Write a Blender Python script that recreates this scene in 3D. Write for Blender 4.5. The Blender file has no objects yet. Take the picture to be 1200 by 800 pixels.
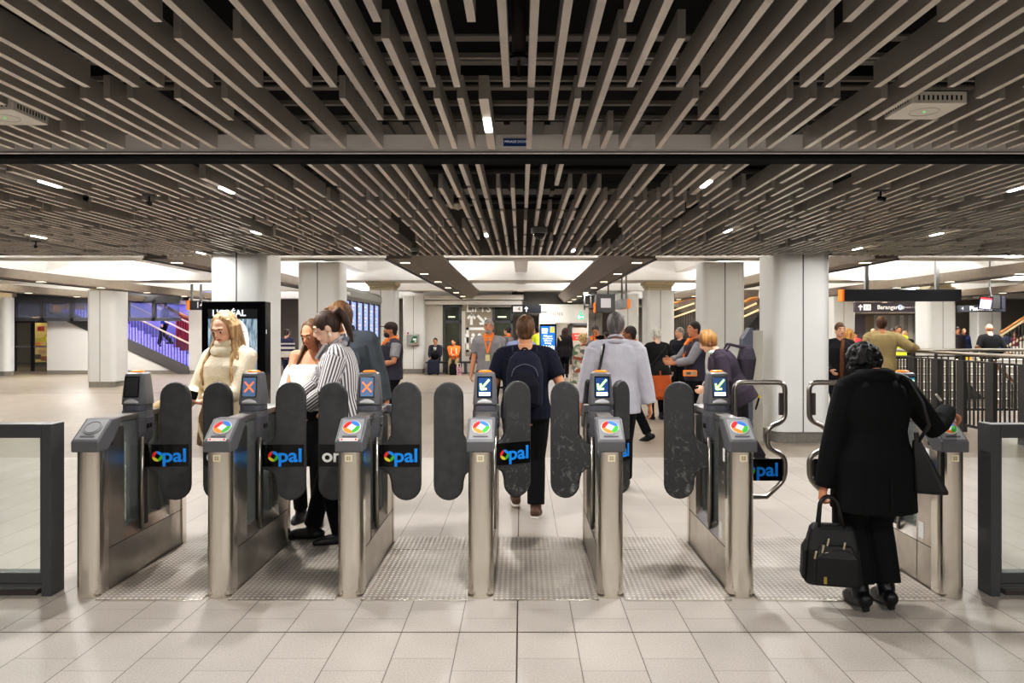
EXPOSURE, WORLD, P_FIX, P_HALL, P_BULK, P_COVE, P_LOB_FILL = 0.0, .35, 46, 38, 12, 32, .75
import bpy, math, random
from mathutils import Vector, Matrix, Euler
random.seed(7)
COL = bpy.context.scene.collection
CAMH, FPX, CX, CY = 1.62, 841.0, 610.5, 387.0      # camera height and the measured focal length / principal point
V = Vector
def fx(px, Y): return (px - CX) * Y / FPX
def fz(py, Y): return CAMH - (py - CY) * Y / FPX

# ------------------------------------------------------------------ materials
def lin(c):
    return tuple(((v/255.0)/12.92 if v/255.0 <= .04045 else ((v/255.0+.055)/1.055)**2.4) for v in c)
MATS = {}
def mat(name, c=(128,128,128), rough=.6, metal=0.0, emit=None, es=1.0, noise=0.0, nscale=8.0, bump=0.0, bscale=60.0,
        spec=.4, stretch=None, coat=0.0, alpha=None, sheen=0.0):
    if name in MATS: return MATS[name]
    m = bpy.data.materials.new(name); m.use_nodes = True
    nt = m.node_tree; b = nt.nodes['Principled BSDF']
    L = lin(c)
    b.inputs['Base Color'].default_value = (*L, 1)
    b.inputs['Roughness'].default_value = rough
    b.inputs['Metallic'].default_value = metal
    b.inputs['Specular IOR Level'].default_value = spec
    b.inputs['Coat Weight'].default_value = coat
    b.inputs['Sheen Weight'].default_value = sheen
    tc = nt.nodes.new('ShaderNodeTexCoord')
    src = tc.outputs['Object']
    if stretch:
        mp = nt.nodes.new('ShaderNodeMapping'); mp.inputs['Scale'].default_value = stretch
        nt.links.new(src, mp.inputs['Vector']); src = mp.outputs['Vector']
    if noise > 0:
        n = nt.nodes.new('ShaderNodeTexNoise'); n.inputs['Scale'].default_value = nscale; n.inputs['Detail'].default_value = 5
        nt.links.new(src, n.inputs['Vector'])
        r = nt.nodes.new('ShaderNodeValToRGB')
        r.color_ramp.elements[0].position = .3; r.color_ramp.elements[1].position = .7
        r.color_ramp.elements[0].color = (*[max(0, v*(1-noise)) for v in L], 1)
        r.color_ramp.elements[1].color = (*[min(1, v*(1+noise)) for v in L], 1)
        nt.links.new(n.outputs['Fac'], r.inputs['Fac']); nt.links.new(r.outputs['Color'], b.inputs['Base Color'])
    if bump > 0:
        n2 = nt.nodes.new('ShaderNodeTexNoise'); n2.inputs['Scale'].default_value = bscale; n2.inputs['Detail'].default_value = 4
        nt.links.new(src, n2.inputs['Vector'])
        bp = nt.nodes.new('ShaderNodeBump'); bp.inputs['Strength'].default_value = bump; bp.inputs['Distance'].default_value = .01
        nt.links.new(n2.outputs['Fac'], bp.inputs['Height']); nt.links.new(bp.outputs['Normal'], b.inputs['Normal'])
    if emit is not None:
        b.inputs['Emission Color'].default_value = (*lin(emit), 1); b.inputs['Emission Strength'].default_value = es
    MATS[name] = m
    return m
def glass_mat(name, tint=(235,240,238), clear=.85, rough=.03):
    if name in MATS: return MATS[name]
    m = bpy.data.materials.new(name); m.use_nodes = True; nt = m.node_tree
    for n in list(nt.nodes): nt.nodes.remove(n)
    o = nt.nodes.new('ShaderNodeOutputMaterial'); mx = nt.nodes.new('ShaderNodeMixShader')
    t = nt.nodes.new('ShaderNodeBsdfTransparent'); g = nt.nodes.new('ShaderNodeBsdfPrincipled')
    t.inputs['Color'].default_value = (*lin(tint), 1)
    g.inputs['Base Color'].default_value = (*lin(tint), 1); g.inputs['Roughness'].default_value = rough
    mx.inputs['Fac'].default_value = 1-clear
    nt.links.new(t.outputs[0], mx.inputs[1]); nt.links.new(g.outputs[0], mx.inputs[2]); nt.links.new(mx.outputs[0], o.inputs[0])
    MATS[name] = m
    return m

# ------------------------------------------------------------------ mesh builder
class MB:
    def __init__(s): s.v = []; s.f = []
    def add(s, vs, fs):
        o = len(s.v); s.v += [tuple(p) for p in vs]; s.f += [tuple(o+i for i in f) for f in fs]; return s
    def box(s, x0, x1, y0, y1, z0, z1):
        vs = [(x0,y0,z0),(x1,y0,z0),(x1,y1,z0),(x0,y1,z0),(x0,y0,z1),(x1,y0,z1),(x1,y1,z1),(x0,y1,z1)]
        return s.add(vs, [(0,3,2,1),(4,5,6,7),(0,1,5,4),(1,2,6,5),(2,3,7,6),(3,0,4,7)])
    def bar(s, a, b, w, h=None, up=(0,0,1)):
        a, b = V(a), V(b); h = h or w; t = (b-a).normalized(); u = t.cross(V(up))
        if u.length < 1e-4: u = t.cross(V((1,0,0)))
        u.normalize(); n = u.cross(t); vs = []
        for p in (a, b):
            for su, sn in ((-1,-1),(1,-1),(1,1),(-1,1)): vs.append(p+u*su*w/2+n*sn*h/2)
        return s.add(vs, [(0,1,2,3),(4,7,6,5),(0,4,5,1),(1,5,6,2),(2,6,7,3),(3,7,4,0)])
    def prism(s, poly, axis, a, b):
        n = len(poly)
        def pt(p, t):
            return {'x':(t,p[0],p[1]),'y':(p[0],t,p[1]),'z':(p[0],p[1],t)}[axis]
        vs = [pt(p,a) for p in poly]+[pt(p,b) for p in poly]
        fs = [tuple(range(n))[::-1], tuple(range(n,2*n))]+[(i,(i+1)%n,n+(i+1)%n,n+i) for i in range(n)]
        return s.add(vs, fs)
    def loft(s, rings, seg=14, power=2.0, cap=True):
        """rings: (centre, u, v) with u, v the half axes; power > 2 gives rounded rectangles"""
        vs = []; fs = []; n = len(rings)
        for c, u, v in rings:
            c, u, v = V(c), V(u), V(v)
            for i in range(seg):
                a = 2*math.pi*i/seg; ca, sa = math.cos(a), math.sin(a); e = 2.0/power
                vs.append(c + u*math.copysign(abs(ca)**e, ca) + v*math.copysign(abs(sa)**e, sa))
        for k in range(n-1):
            for i in range(seg):
                j = (i+1)%seg; fs.append((k*seg+i, k*seg+j, (k+1)*seg+j, (k+1)*seg+i))
        if cap:
            fs.append(tuple(range(seg))[::-1]); fs.append(tuple((n-1)*seg+i for i in range(seg)))
        return s.add(vs, fs)
    def tube(s, pts, r, seg=10, closed=False, flat=1.0, side=None, round_end=False):
        pts = [V(p) for p in pts]; n = len(pts)
        rr = list(r) if isinstance(r, (list, tuple)) else [r]*n
        if round_end:
            t0 = (pts[0]-pts[1]).normalized(); t1 = (pts[-1]-pts[-2]).normalized()
            a, b = rr[0], rr[-1]
            pts = [pts[0]+t0*a*.9, pts[0]+t0*a*.6]+pts+[pts[-1]+t1*b*.6, pts[-1]+t1*b*.9]
            rr = [a*.35, a*.78]+rr+[b*.78, b*.35]; n += 4
        rings = []; pu = None
        for i in range(n):
            if closed: t = pts[(i+1)%n]-pts[i-1]
            else: t = pts[min(i+1,n-1)]-pts[max(i-1,0)]
            t.normalize()
            if pu is None:
                ref = V(side) if side is not None else (V((0,0,1)) if abs(t.z) < .9 else V((1,0,0)))
                u = ref - t*ref.dot(t); u.normalize()
            else:
                u = pu - t*pu.dot(t)
                u.normalize()
            pu = u; w = t.cross(u)
            rings.append((pts[i], u*rr[i], w*rr[i]*flat))
        if closed: rings.append(rings[0]); return s.loft(rings, seg, cap=False)
        return s.loft(rings, seg)
    def ell(s, c, r, R=None, seg=14, n=9):
        R = R or Matrix.Identity(3); rings = []
        for k in range(n):
            a = math.pi*(k+.35)/(n-.3) - math.pi/2
            z = math.sin(a); q = math.cos(a)
            rings.append((V(c)+R@V((0,0,z*r[2])), R@V((r[0]*q,0,0)), R@V((0,r[1]*q,0))))
        return s.loft(rings, seg)
    def disc(s, c, u, v, seg=24, thick=None):
        c, u, v = V(c), V(u), V(v); n = u.cross(v).normalized()*(thick or .002)
        return s.loft([(c, u, v), (c+n, u, v)], seg)
    def mesh(s, name):
        me = bpy.data.meshes.new(name); me.from_pydata(s.v, [], s.f); me.update(); return me
    def build(s, name, m, parent=None, bevel=0, smooth=False, loc=None, rot=None, seg=2, recalc=True):
        me = s.mesh(name)
        if recalc:
            import bmesh
            bm = bmesh.new(); bm.from_mesh(me); bmesh.ops.recalc_face_normals(bm, faces=bm.faces); bm.to_mesh(me); bm.free()
        return link(name, me, m, parent, bevel, smooth, loc, rot, seg)
def link(name, me, m, parent=None, bevel=0, smooth=False, loc=None, rot=None, seg=2):
    o = bpy.data.objects.new(name, me); COL.objects.link(o)
    if m is not None: me.materials.append(m)
    if parent is not None: o.parent = parent
    if loc is not None: o.location = loc
    if rot is not None: o.rotation_euler = rot
    if smooth:
        for p in me.polygons: p.use_smooth = True
    if bevel > 0:
        b = o.modifiers.new('bevel', 'BEVEL'); b.width = bevel; b.segments = seg; b.limit_method = 'ANGLE'; b.angle_limit = math.radians(40)
    return o
def tag(o, label=None, cat=None, group=None, kind=None):
    if label: o['label'] = label
    if cat: o['category'] = cat
    if group: o['group'] = group
    if kind: o['kind'] = kind
    return o
def thing(name, loc, label, cat, group=None, rz=0.0):
    o = bpy.data.objects.new(name, None); COL.objects.link(o); o.empty_display_size = .1
    o.location = loc; o.rotation_euler = (0,0,rz)
    return tag(o, label, cat, group)
def struct(name, mb, m, **k):
    return tag(mb.build(name, m, **k), kind='structure')
def text(name, s, size, m, parent, loc, rot=(math.pi/2,0,0), align='CENTER', ext=.001, off=0.0, sx=1.0):
    cu = bpy.data.curves.new(name, 'FONT'); cu.body = s; cu.size = size; cu.align_x = align; cu.align_y = 'CENTER'
    cu.extrude = ext; cu.offset = off; cu.resolution_u = 4
    o = bpy.data.objects.new(name, cu); COL.objects.link(o)
    bpy.context.view_layer.update()
    me = bpy.data.meshes.new_from_object(o.evaluated_get(bpy.context.evaluated_depsgraph_get()))
    bpy.data.objects.remove(o); bpy.data.curves.remove(cu)
    me.name = name
    for v in me.vertices: v.co.x *= sx
    return link(name, me, m, parent, loc=loc, rot=rot)
def fuse(mb, voxel, name, m, parent=None, smooth=3, fac=.5):
    """one continuous surface out of overlapping closed pieces"""
    me = mb.mesh('tmp'); o = bpy.data.objects.new('tmp', me); COL.objects.link(o)
    r = o.modifiers.new('r', 'REMESH'); r.mode = 'VOXEL'; r.voxel_size = voxel
    if smooth:
        q = o.modifiers.new('s', 'SMOOTH'); q.iterations = smooth; q.factor = fac
    bpy.context.view_layer.update()
    out = bpy.data.meshes.new_from_object(o.evaluated_get(bpy.context.evaluated_depsgraph_get()))
    bpy.data.objects.remove(o); bpy.data.meshes.remove(me)
    out.materials.clear(); out.name = name
    return link(name, out, m, parent, smooth=True)
def rrect(x0, x1, y0, y1, r, n=5):
    pts = []
    for cx, cy, a0 in ((x1-r,y1-r,0),(x0+r,y1-r,90),(x0+r,y0+r,180),(x1-r,y0+r,270)):
        for i in range(n+1):
            a = math.radians(a0+90*i/n); pts.append((cx+r*math.cos(a), cy+r*math.sin(a)))
    return pts
def curve_pts(pts, r, n=5):
    """polyline with rounded corners"""
    pts = [V(p) for p in pts]; out = [pts[0]]
    for i in range(1, len(pts)-1):
        a, b, c = pts[i-1], pts[i], pts[i+1]; d1 = (a-b); d2 = (c-b)
        q = min(r, d1.length*.49, d2.length*.49); p1 = b+d1.normalized()*q; p2 = b+d2.normalized()*q
        for k in range(n+1):
            t = k/n; out.append(p1*(1-t)**2 + b*2*t*(1-t) + p2*t*t)
    return out+[pts[-1]]
# ------------------------------------------------------------------ camera and lights
sc = bpy.context.scene
cam = bpy.data.cameras.new('camera'); camo = bpy.data.objects.new('camera', cam); COL.objects.link(camo)
camo.location = (0, 0, CAMH); camo.rotation_euler = (math.pi/2, 0, 0)
cam.sensor_width = 36; cam.lens = FPX/1200*36
cam.shift_x = (600-CX)/1200; cam.shift_y = -(400-CY)/1200
cam.clip_end = 200
sc.camera = camo
sc.view_settings.view_transform = 'Standard'
sc.view_settings.look = 'None'
sc.view_settings.exposure = EXPOSURE
sc.view_settings.use_curve_mapping = True
cm = sc.view_settings.curve_mapping
for a_, b_ in ((.05,.034),(.14,.108),(.42,.42)): cm.curves[3].points.new(a_, b_)
cm.update()
w = bpy.data.worlds.new('world'); sc.world = w; w.use_nodes = True
bg = w.node_tree.nodes['Background']; bg.inputs[0].default_value = (1.0, .985, .965, 1); bg.inputs[1].default_value = WORLD
def lamp(kind, name, loc, energy, color=(1,.95,.88), size=.2, sy=None, rot=(0,0,0), spread=None, **k):
    l = bpy.data.lights.new(name, kind); l.energy = energy; l.color = color
    if kind == 'AREA':
        l.shape = 'RECTANGLE' if sy else 'SQUARE'; l.size = size
        if sy: l.size_y = sy
        if spread: l.spread = math.radians(spread)
    elif kind in ('POINT', 'SPOT'): l.shadow_soft_size = size
    o = bpy.data.objects.new(name, l); COL.objects.link(o); o.location = loc; o.rotation_euler = rot
    return o

# ------------------------------------------------------------------ shared materials
STEEL = mat('brushed_steel', (222,217,210), .2, 1.0, noise=.05, nscale=30, stretch=(1,1,.04), bump=.03, bscale=200)
STEEL_SIDE = mat('dull_steel', (196,191,184), .3, 1.0, noise=.1, nscale=6)
TUBE_STEEL = mat('tube_steel', (176,170,162), .28, 1.0)
GREY_PL = mat('grey_plastic', (101,101,104), .42, bump=.05, bscale=300)
GREY_PL2 = mat('light_grey_plastic', (142,142,144), .42)
DARK_PL = mat('dark_plastic', (78,78,84), .5)
BLACK_PAD = mat('black_rubber', (68,68,68), .5, noise=.25, nscale=14, bump=.12, bscale=220)
BLACK_GL = mat('black_gloss', (8,8,10), .15)
FRAME = mat('charcoal_metal', (74,75,77), .42, noise=.05, nscale=20)
WHITE_PANEL = mat('white_panel', (222,222,219), .38, noise=.02, nscale=3)
PLINTH = mat('grey_plinth', (128,124,118), .6, noise=.12, nscale=30)
CREAM = mat('cream_stone', (206,198,172), .7)
SLAT = mat('slat_grey', (218,213,206), .42, .8, noise=.04, nscale=9)
WHITE_CEIL = mat('white_ceiling', (230,228,224), .8, noise=.03, nscale=2)
BULK = mat('bulkhead_grey', (118,108,98), .5, noise=.06, nscale=8)
BLACKISH = mat('dark_void', (16,15,17), .9)
PIPE = mat('dark_pipe', (60,56,52), .5, .4)
LED = mat('led', (255,250,240), emit=(255,248,236), es=14)
LED_S = mat('led_small', (255,240,215), emit=(255,238,210), es=5)
ORANGE = mat('orange_plastic', (238,128,36), .4, emit=(238,128,36), es=.25)
NAVY_SIGN = mat('navy_sign', (38,41,50), .5)
WHITE_INK = mat('white_ink', (238,238,236), .5, emit=(238,238,236), es=.25)

# ------------------------------------------------------------------ floor: staggered stone tiles near, plain large tiles far
def floor_material():
    m = bpy.data.materials.new('stone_tiles'); m.use_nodes = True; nt = m.node_tree; N = nt.nodes; K = nt.links
    b = N['Principled BSDF']; b.inputs['Roughness'].default_value = .42; b.inputs['Specular IOR Level'].default_value = .35
    tc = N.new('ShaderNodeTexCoord'); sp = N.new('ShaderNodeSeparateXYZ'); K.new(tc.outputs['Object'], sp.inputs[0])
    def M(op, a, b_=None, c=None):
        n = N.new('ShaderNodeMath'); n.operation = op
        for i, q in enumerate((a, b_, c)):
            if q is None: continue
            if isinstance(q, (int, float)): n.inputs[i].default_value = q
            else: K.new(q, n.inputs[i])
        return n.outputs[0]
    X, Y = sp.outputs[0], sp.outputs[1]
    u = M('DIVIDE', M('ADD', X, .0203), .3102)
    col = M('FLOOR', u); fu = M('FRACT', u)
    par = M('MODULO', M('ABSOLUTE', col), 2.0)
    v = M('DIVIDE', M('ADD', M('SUBTRACT', Y, 4.166), M('MULTIPLY', par, .13)), .62)
    row = M('FLOOR', v); fv = M('FRACT', v)
    def line(f, w, scale): # distance to the nearest joint in metres < w
        d = M('MULTIPLY', M('MINIMUM', f, M('SUBTRACT', 1.0, f)), scale)
        return M('LESS_THAN', d, w)
    j = M('MULTIPLY', M('MAXIMUM', line(fu, .0026, .3102), M('MULTIPLY', line(fv, .0022, .62), .6)), .8)
    d1 = M('LESS_THAN', M('ABSOLUTE', M('SUBTRACT', Y, 3.854)), .0055)
    d2 = M('LESS_THAN', M('ABSOLUTE', M('ADD', X, .0203)), .0042)
    dark = M('MAXIMUM', d1, d2)
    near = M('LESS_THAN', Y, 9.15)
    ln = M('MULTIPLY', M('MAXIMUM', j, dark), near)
    u2 = M('FRACT', M('DIVIDE', X, 1.2)); v2 = M('FRACT', M('DIVIDE', Y, 2.4))
    ln2 = M('MULTIPLY', M('MAXIMUM', line(u2, .006, 1.2), line(v2, .012, 2.4)), M('MULTIPLY', M('SUBTRACT', 1.0, near), .25))
    band = M('LESS_THAN', M('ABSOLUTE', M('SUBTRACT', Y, 18.6)), .22)
    ln3 = M('MULTIPLY', band, .3)
    allj = M('MAXIMUM', M('MAXIMUM', ln, ln2), ln3)
    # speckle and stain
    n1 = N.new('ShaderNodeTexNoise'); n1.inputs['Scale'].default_value = 120; n1.inputs['Detail'].default_value = 6; n1.inputs['Roughness'].default_value = .75; K.new(tc.outputs['Object'], n1.inputs['Vector'])
    n2 = N.new('ShaderNodeTexNoise'); n2.inputs['Scale'].default_value = 1.6; n2.inputs['Detail'].default_value = 6; K.new(tc.outputs['Object'], n2.inputs['Vector'])
    wn = N.new('ShaderNodeTexWhiteNoise'); wn.noise_dimensions = '2D'; cv = N.new('ShaderNodeCombineXYZ'); K.new(col, cv.inputs[0]); K.new(row, cv.inputs[1]); K.new(cv.outputs[0], wn.inputs['Vector'])
    val = M('ADD', M('ADD', M('MULTIPLY', M('SUBTRACT', n1.outputs['Fac'], .5), 1.5), M('MULTIPLY', M('SUBTRACT', n2.outputs['Fac'], .5), .38)), M('MULTIPLY', M('SUBTRACT', wn.outputs['Value'], .5), .10))
    val = M('ADD', val, 1.0)
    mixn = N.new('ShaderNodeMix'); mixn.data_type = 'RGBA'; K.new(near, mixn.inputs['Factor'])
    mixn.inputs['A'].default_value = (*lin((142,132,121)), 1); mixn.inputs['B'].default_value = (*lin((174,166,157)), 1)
    sc_ = N.new('ShaderNodeVectorMath'); sc_.operation = 'SCALE'; K.new(mixn.outputs['Result'], sc_.inputs[0]); K.new(val, sc_.inputs['Scale'])
    mj = N.new('ShaderNodeMix'); mj.data_type = 'RGBA'; K.new(allj, mj.inputs['Factor']); K.new(sc_.outputs[0], mj.inputs['A'])
    mj.inputs['B'].default_value = (*lin((66,56,50)), 1)
    K.new(mj.outputs['Result'], b.inputs['Base Color'])
    bp = N.new('ShaderNodeBump'); bp.inputs['Strength'].default_value = .12; bp.inputs['Distance'].default_value = .004
    K.new(n1.outputs['Fac'], bp.inputs['Height']); K.new(bp.outputs['Normal'], b.inputs['Normal'])
    return m
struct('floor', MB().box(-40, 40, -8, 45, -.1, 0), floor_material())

# ------------------------------------------------------------------ slatted ceiling
ZS, SW, SH = 2.70, .030, .108
def yc(py): return (ZS-CAMH)*FPX/(CY-py)
SX0, SDX = .046, .1097
B = {'F': 1.0, 1: 2.655, 2: 3.34, 3: 3.88}          # where a slat starts
E_ = {1: 2.515, 2: 3.19, 3: 3.69, 'E': 4.27}         # where a slat ends
front = {0:['F2','2E'],-1:['F2'],-2:['F1'],-3:['F2','2E'],-4:['F2','2E'],-5:['F1','1E'],-6:['F3'],-7:['F3'],-8:['F2','2E'],-9:['F2'],
 -10:['1E'],-11:['F2'],-12:['F1','1E'],-13:['F2','2E'],-14:['F3'],-15:['F2','2E'],-16:['F2'],-17:['2E'],-18:['F2','2E'],-19:['F2','2E'],
 -20:['FE'],-21:['F3'],-22:['F3','3E'],-23:['F3','3E'],-24:['F2','2E'],
 1:['F3'],2:['F2','2E'],3:['F1','1E'],4:['F2','3E'],5:['1E'],6:['F2'],7:['F2','2E'],8:['F3'],9:['F3'],10:['F1','1E'],11:['F2','2E'],
 12:['F2','2E'],13:['F1','2E'],14:['F2'],15:['F2','2E'],16:['F3','3E'],17:['F2','3E'],18:['F1','2E'],19:['FE'],20:['F2','2E'],21:['F3','3E']}
segs = []
fixtures = [(-2, 3.34, 4.27, yc(146))]
fix_px = [(55,215),(268,222),(836,215),(1190,220),(299,272),(567,275),(673,293),(848,270),(40,277),(233,296),(1100,274),(1005,291),(420,291)]
for px, py in fix_px:
    Y = yc(py); i = round((fx(px, Y)-SX0)/SDX); fixtures.append((i, Y-.42, Y+.42, Y))
fix_idx = {}
for i, a, b, c in fixtures: fix_idx.setdefault(i, []).append((a, b))
for i in range(-34, 31):
    spec = front.get(i)
    if spec is None:
        spec = random.choice([['F2','2E'],['F3','3E'],['F1','1E'],['F2','2E'],['FE'],['F1','2E']])
    for q in spec:
        a = B['F' if q[0]=='F' else int(q[0])]; b = E_['E' if q[1]=='E' else int(q[1])]
        if q[0] == 'F':
            a = 1.75
        segs.append((i, a, b))
brk = [4.60, 5.44, 5.96, 6.50, 7.02, 7.60, 8.16, 8.72, 9.30, 9.86, 10.40]
for i in range(-72, 72):
    k = 0 if random.random() < .55 else (1 if random.random() < .5 else 0)
    k = random.choice([0, 0, 0, 1])
    while k < len(brk)-1:
        n = random.choice([1, 2, 2, 2, 3]); e = min(k+n, len(brk)-1)
        a, b = brk[k], brk[e]-(.0 if e == len(brk)-1 else random.choice([.08, .13, .17]))
        if random.random() > .10:
            segs.append((i, a, b))
        k = e
def clear(i, a, b):
    out = [(a, b)]
    for fi, L in fix_idx.items():
        if abs(fi-i) > 0: continue
        for fa, fb in L:
            nx = []
            for p, q in out:
                if q <= fa-.05 or p >= fb+.05: nx.append((p, q)); continue
                if fa-.05-p > .15: nx.append((p, fa-.05))
                if q-fb-.05 > .15: nx.append((fb+.05, q))
            out = nx
    return out
AP = [(fx(1083, yp_), yp_) for yp_ in [(2.69-CAMH)*FPX/(CY-131)]]+[(fx(6, yp_), yp_) for yp_ in [(2.69-CAMH)*FPX/(CY-138)]]
def ap_cut(X, L):
    out = []
    for p, q in L:
        for ax, ay in AP:
            if abs(X-ax) < .16 and p < ay+.17 and q > ay-.17:
                if ay-.17-p > .1: out.append((p, ay-.17))
                if q-ay-.17 > .1: out.append((ay+.17, q))
                break
        else: out.append((p, q))
    return out
allsegs = []
for i, a, b in segs:
    X = SX0+i*SDX
    if abs(X) > .735*b+.12: continue
    for p, q in ap_cut(X, clear(i, a, b)):
        if any(abs(X-cx) < .45 and q > 10.22 for cx in (-4.085, 4.06)): q = min(q, 10.2)
        if q-p > .1: allsegs.append((X, p, q))
allsegs.sort(key=lambda s: (s[0]**2)*.25+((s[1]+s[2])/2)**2)
slat_mesh = {}
far_mb = MB()
for k, (X, a, b) in enumerate(allsegs):
    if k < 300:
        L = round(b-a, 3)
        if L not in slat_mesh:
            slat_mesh[L] = MB().box(-SW/2, SW/2, 0, L, 0, SH).mesh('baffle_slat'); slat_mesh[L].materials.append(SLAT)
        o = bpy.data.objects.new('baffle_slat', slat_mesh[L]); COL.objects.link(o); o.location = (X, a, ZS)
        if a < 4.35: tag(o, 'grey metal baffle slat hanging in the ceiling nearer than the black door track', 'ceiling slat', 'near ceiling slats')
        else: tag(o, 'grey metal baffle slat hanging in the ceiling just beyond the black door track', 'ceiling slat', 'far ceiling slats')
    else:
        far_mb.box(X-SW/2, X+SW/2, a, b, ZS, ZS+SH)
tag(far_mb.build('ceiling_slat', SLAT), 'dense distant field of grey ceiling slats running back to the columns', 'ceiling slat', kind='stuff')
# dark soffit over the slats, and the far edge that closes it
struct('ceiling', MB().box(-15, 15, -8, 10.45, 3.38, 3.44), BLACKISH)
BLOCKER = mat('light_blocker', (150,144,136), .7, noise=.05, nscale=2)  # unseen walls added to block ambient light and darken steel reflections
struct('wall_blocker_front', MB().box(-15, 15, -8.2, -8, 0, 3.4), BLOCKER)
struct('wall_blocker_left', MB().box(-15.2, -15, -8, 9, 0, 3.4), BLOCKER)
struct('wall_blocker_right', MB().box(15, 15.2, -8, 9, 0, 3.4), BLOCKER)
struct('trim_1', MB().box(-15, 15, 10.42, 10.45, ZS+.01, 3.40), mat('edge_grey', (120,115,108), .6))
# door track: pale steel fascia with a black underside
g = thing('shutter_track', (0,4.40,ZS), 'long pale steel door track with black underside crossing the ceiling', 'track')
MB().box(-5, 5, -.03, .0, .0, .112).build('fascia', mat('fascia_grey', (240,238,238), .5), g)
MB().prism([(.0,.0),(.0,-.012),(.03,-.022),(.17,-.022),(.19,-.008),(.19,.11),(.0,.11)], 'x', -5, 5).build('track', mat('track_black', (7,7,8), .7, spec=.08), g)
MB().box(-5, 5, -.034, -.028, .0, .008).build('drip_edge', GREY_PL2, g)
g = thing('maker_plate', (fx(604,4.36), 4.366, fz(167,4.366)), 'small blue maker plate fixed to the door track', 'plate')
MB().box(-.073, .073, -.004, .0, -.022, .022).build('plate', mat('plate_blue', (34,72,140), .4), g)
text('lettering', 'MIRAGE DOOR', .0205, WHITE_INK, g, (0.004,-.005,.004))
# light fixtures: a thicker slat with a lit segment
for n, (i, a, b, c) in enumerate(fixtures):
    X = SX0+i*SDX
    lab = ['linear ceiling light nearest the door track, over the middle gates', 'linear ceiling light at the far left, just beyond the track', 'linear ceiling light on the left, second from the left edge beyond the track',
           'linear ceiling light right of centre just beyond the track','linear ceiling light at the right edge just beyond the track','linear ceiling light above the left advertising column','small lit ceiling light left of the centre line, beyond the triangular speaker',
           'small lit ceiling light at the far edge, right of the centre line','linear ceiling light above the right hand pillars','faint linear ceiling light at the far left edge, second row','faint linear ceiling light just in front of the left white column',
           'faint linear ceiling light far right, second row','faint linear ceiling light just beyond the right white column top','faint linear ceiling light at the far edge, left of the centre line'][n]
    g = thing('linear_light', (X, c, ZS), lab, 'light', 'linear lights in the slats')
    MB().box(-.024, .024, a-c, b-c, -.004, SH).build('housing', SLAT, g, bevel=.003)
    MB().prism(rrect(-.019, .019, -.12, .12, .018), 'z', -.010, -.004).build('lens', LED, g)
    lamp('AREA', 'fixture_lamp', (X, c, ZS-.02), P_FIX*(1 if c < 9 else .3), (1,.98,.955), .036, .24)
# further fixtures over the near hall, out of frame behind and beside the camera
for X in (-5.2, -2.6, 0.2, 2.8, 5.4):
    for Y in (-4.0, -1.4, 1.2):
        lamp('AREA', 'hall_lamp', (X, Y, 2.66), P_HALL, (1,.98,.955), .08, .6)
# services seen between the slats
for n, (z, y) in enumerate([(2.87, 4.26), (2.87, 3.98), (2.87, 3.60), (2.87, 3.30)]):
    g = MB().box(-5, 5, y-.012, y+.012, z, z+.022).box(-5,5,y-.03,y+.03,z+.09,z+.1).build('support_rail', mat('rail_zinc', (150,144,136), .45, .5))
    tag(g, ['pale metal support rail above the slats, closest to the track','pale metal support rail above the slats, second from the track','pale metal support rail above the slats, third from the track','pale metal support rail above the slats, furthest from the track'][n], 'rail', 'ceiling support rails')
g = thing('sprinkler', (fx(608,3.2), 3.2, 2.72), 'dark pipe sprinkler with a round deflector plate among the slats', 'sprinkler')
MB().tube(curve_pts([(0,0,.12),(0,0,.5),(-.55,-.35,.52)], .12), .032, 12).build('pipe', PIPE, g, smooth=True)
MB().loft([((0,0,.10),(.052,0,0),(0,.052,0)),((0,0,.112),(.052,0,0),(0,.052,0)),((0,0,.13),(.03,0,0),(0,.03,0))], 20).build('plate', mat('dark_rose', (48,47,48), .4, .5), g)
MB().tube([(0,0,.1),(0,0,.03)], .006, 8).disc((0,0,.025),(.014,0,0),(0,.014,0),12).build('nozzle', mat('brass_dark', (90,76,58), .4, .6), g)
for n, (yy, zz) in enumerate([(2.62, 3.12), (2.95, 3.05), (5.2, 3.1), (6.4, 3.05), (8.2, 3.1)]):
    t = MB().tube([(-7, yy, zz), (7, yy, zz)], .035, 10).build('conduit', PIPE, smooth=True)
    tag(t, ['dark conduit above the nearest slats','dark conduit above the slats behind the sprinkler','dark conduit just beyond the door track','dark conduit over the middle of the far slats','dark conduit over the last rows of slats'][n], 'conduit', 'conduits above the ceiling')
for n, (y0, y1, zz) in enumerate([(4.75, 5.15, 3.0), (7.0, 7.3, 3.0)]):
    m_ = MB().box(-4, 4, y0, y1, zz, zz+.06)
    for k in range(60): m_.box(-4+k*.134, -3.96+k*.134, y0, y1, zz-.02, zz)
    tag(m_.build('cable_tray', mat('tray_zinc', (120,118,112), .4, .6)), ['ribbed metal cable tray just beyond the track','ribbed metal cable tray over the far slats'][n], 'cable tray')
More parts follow.
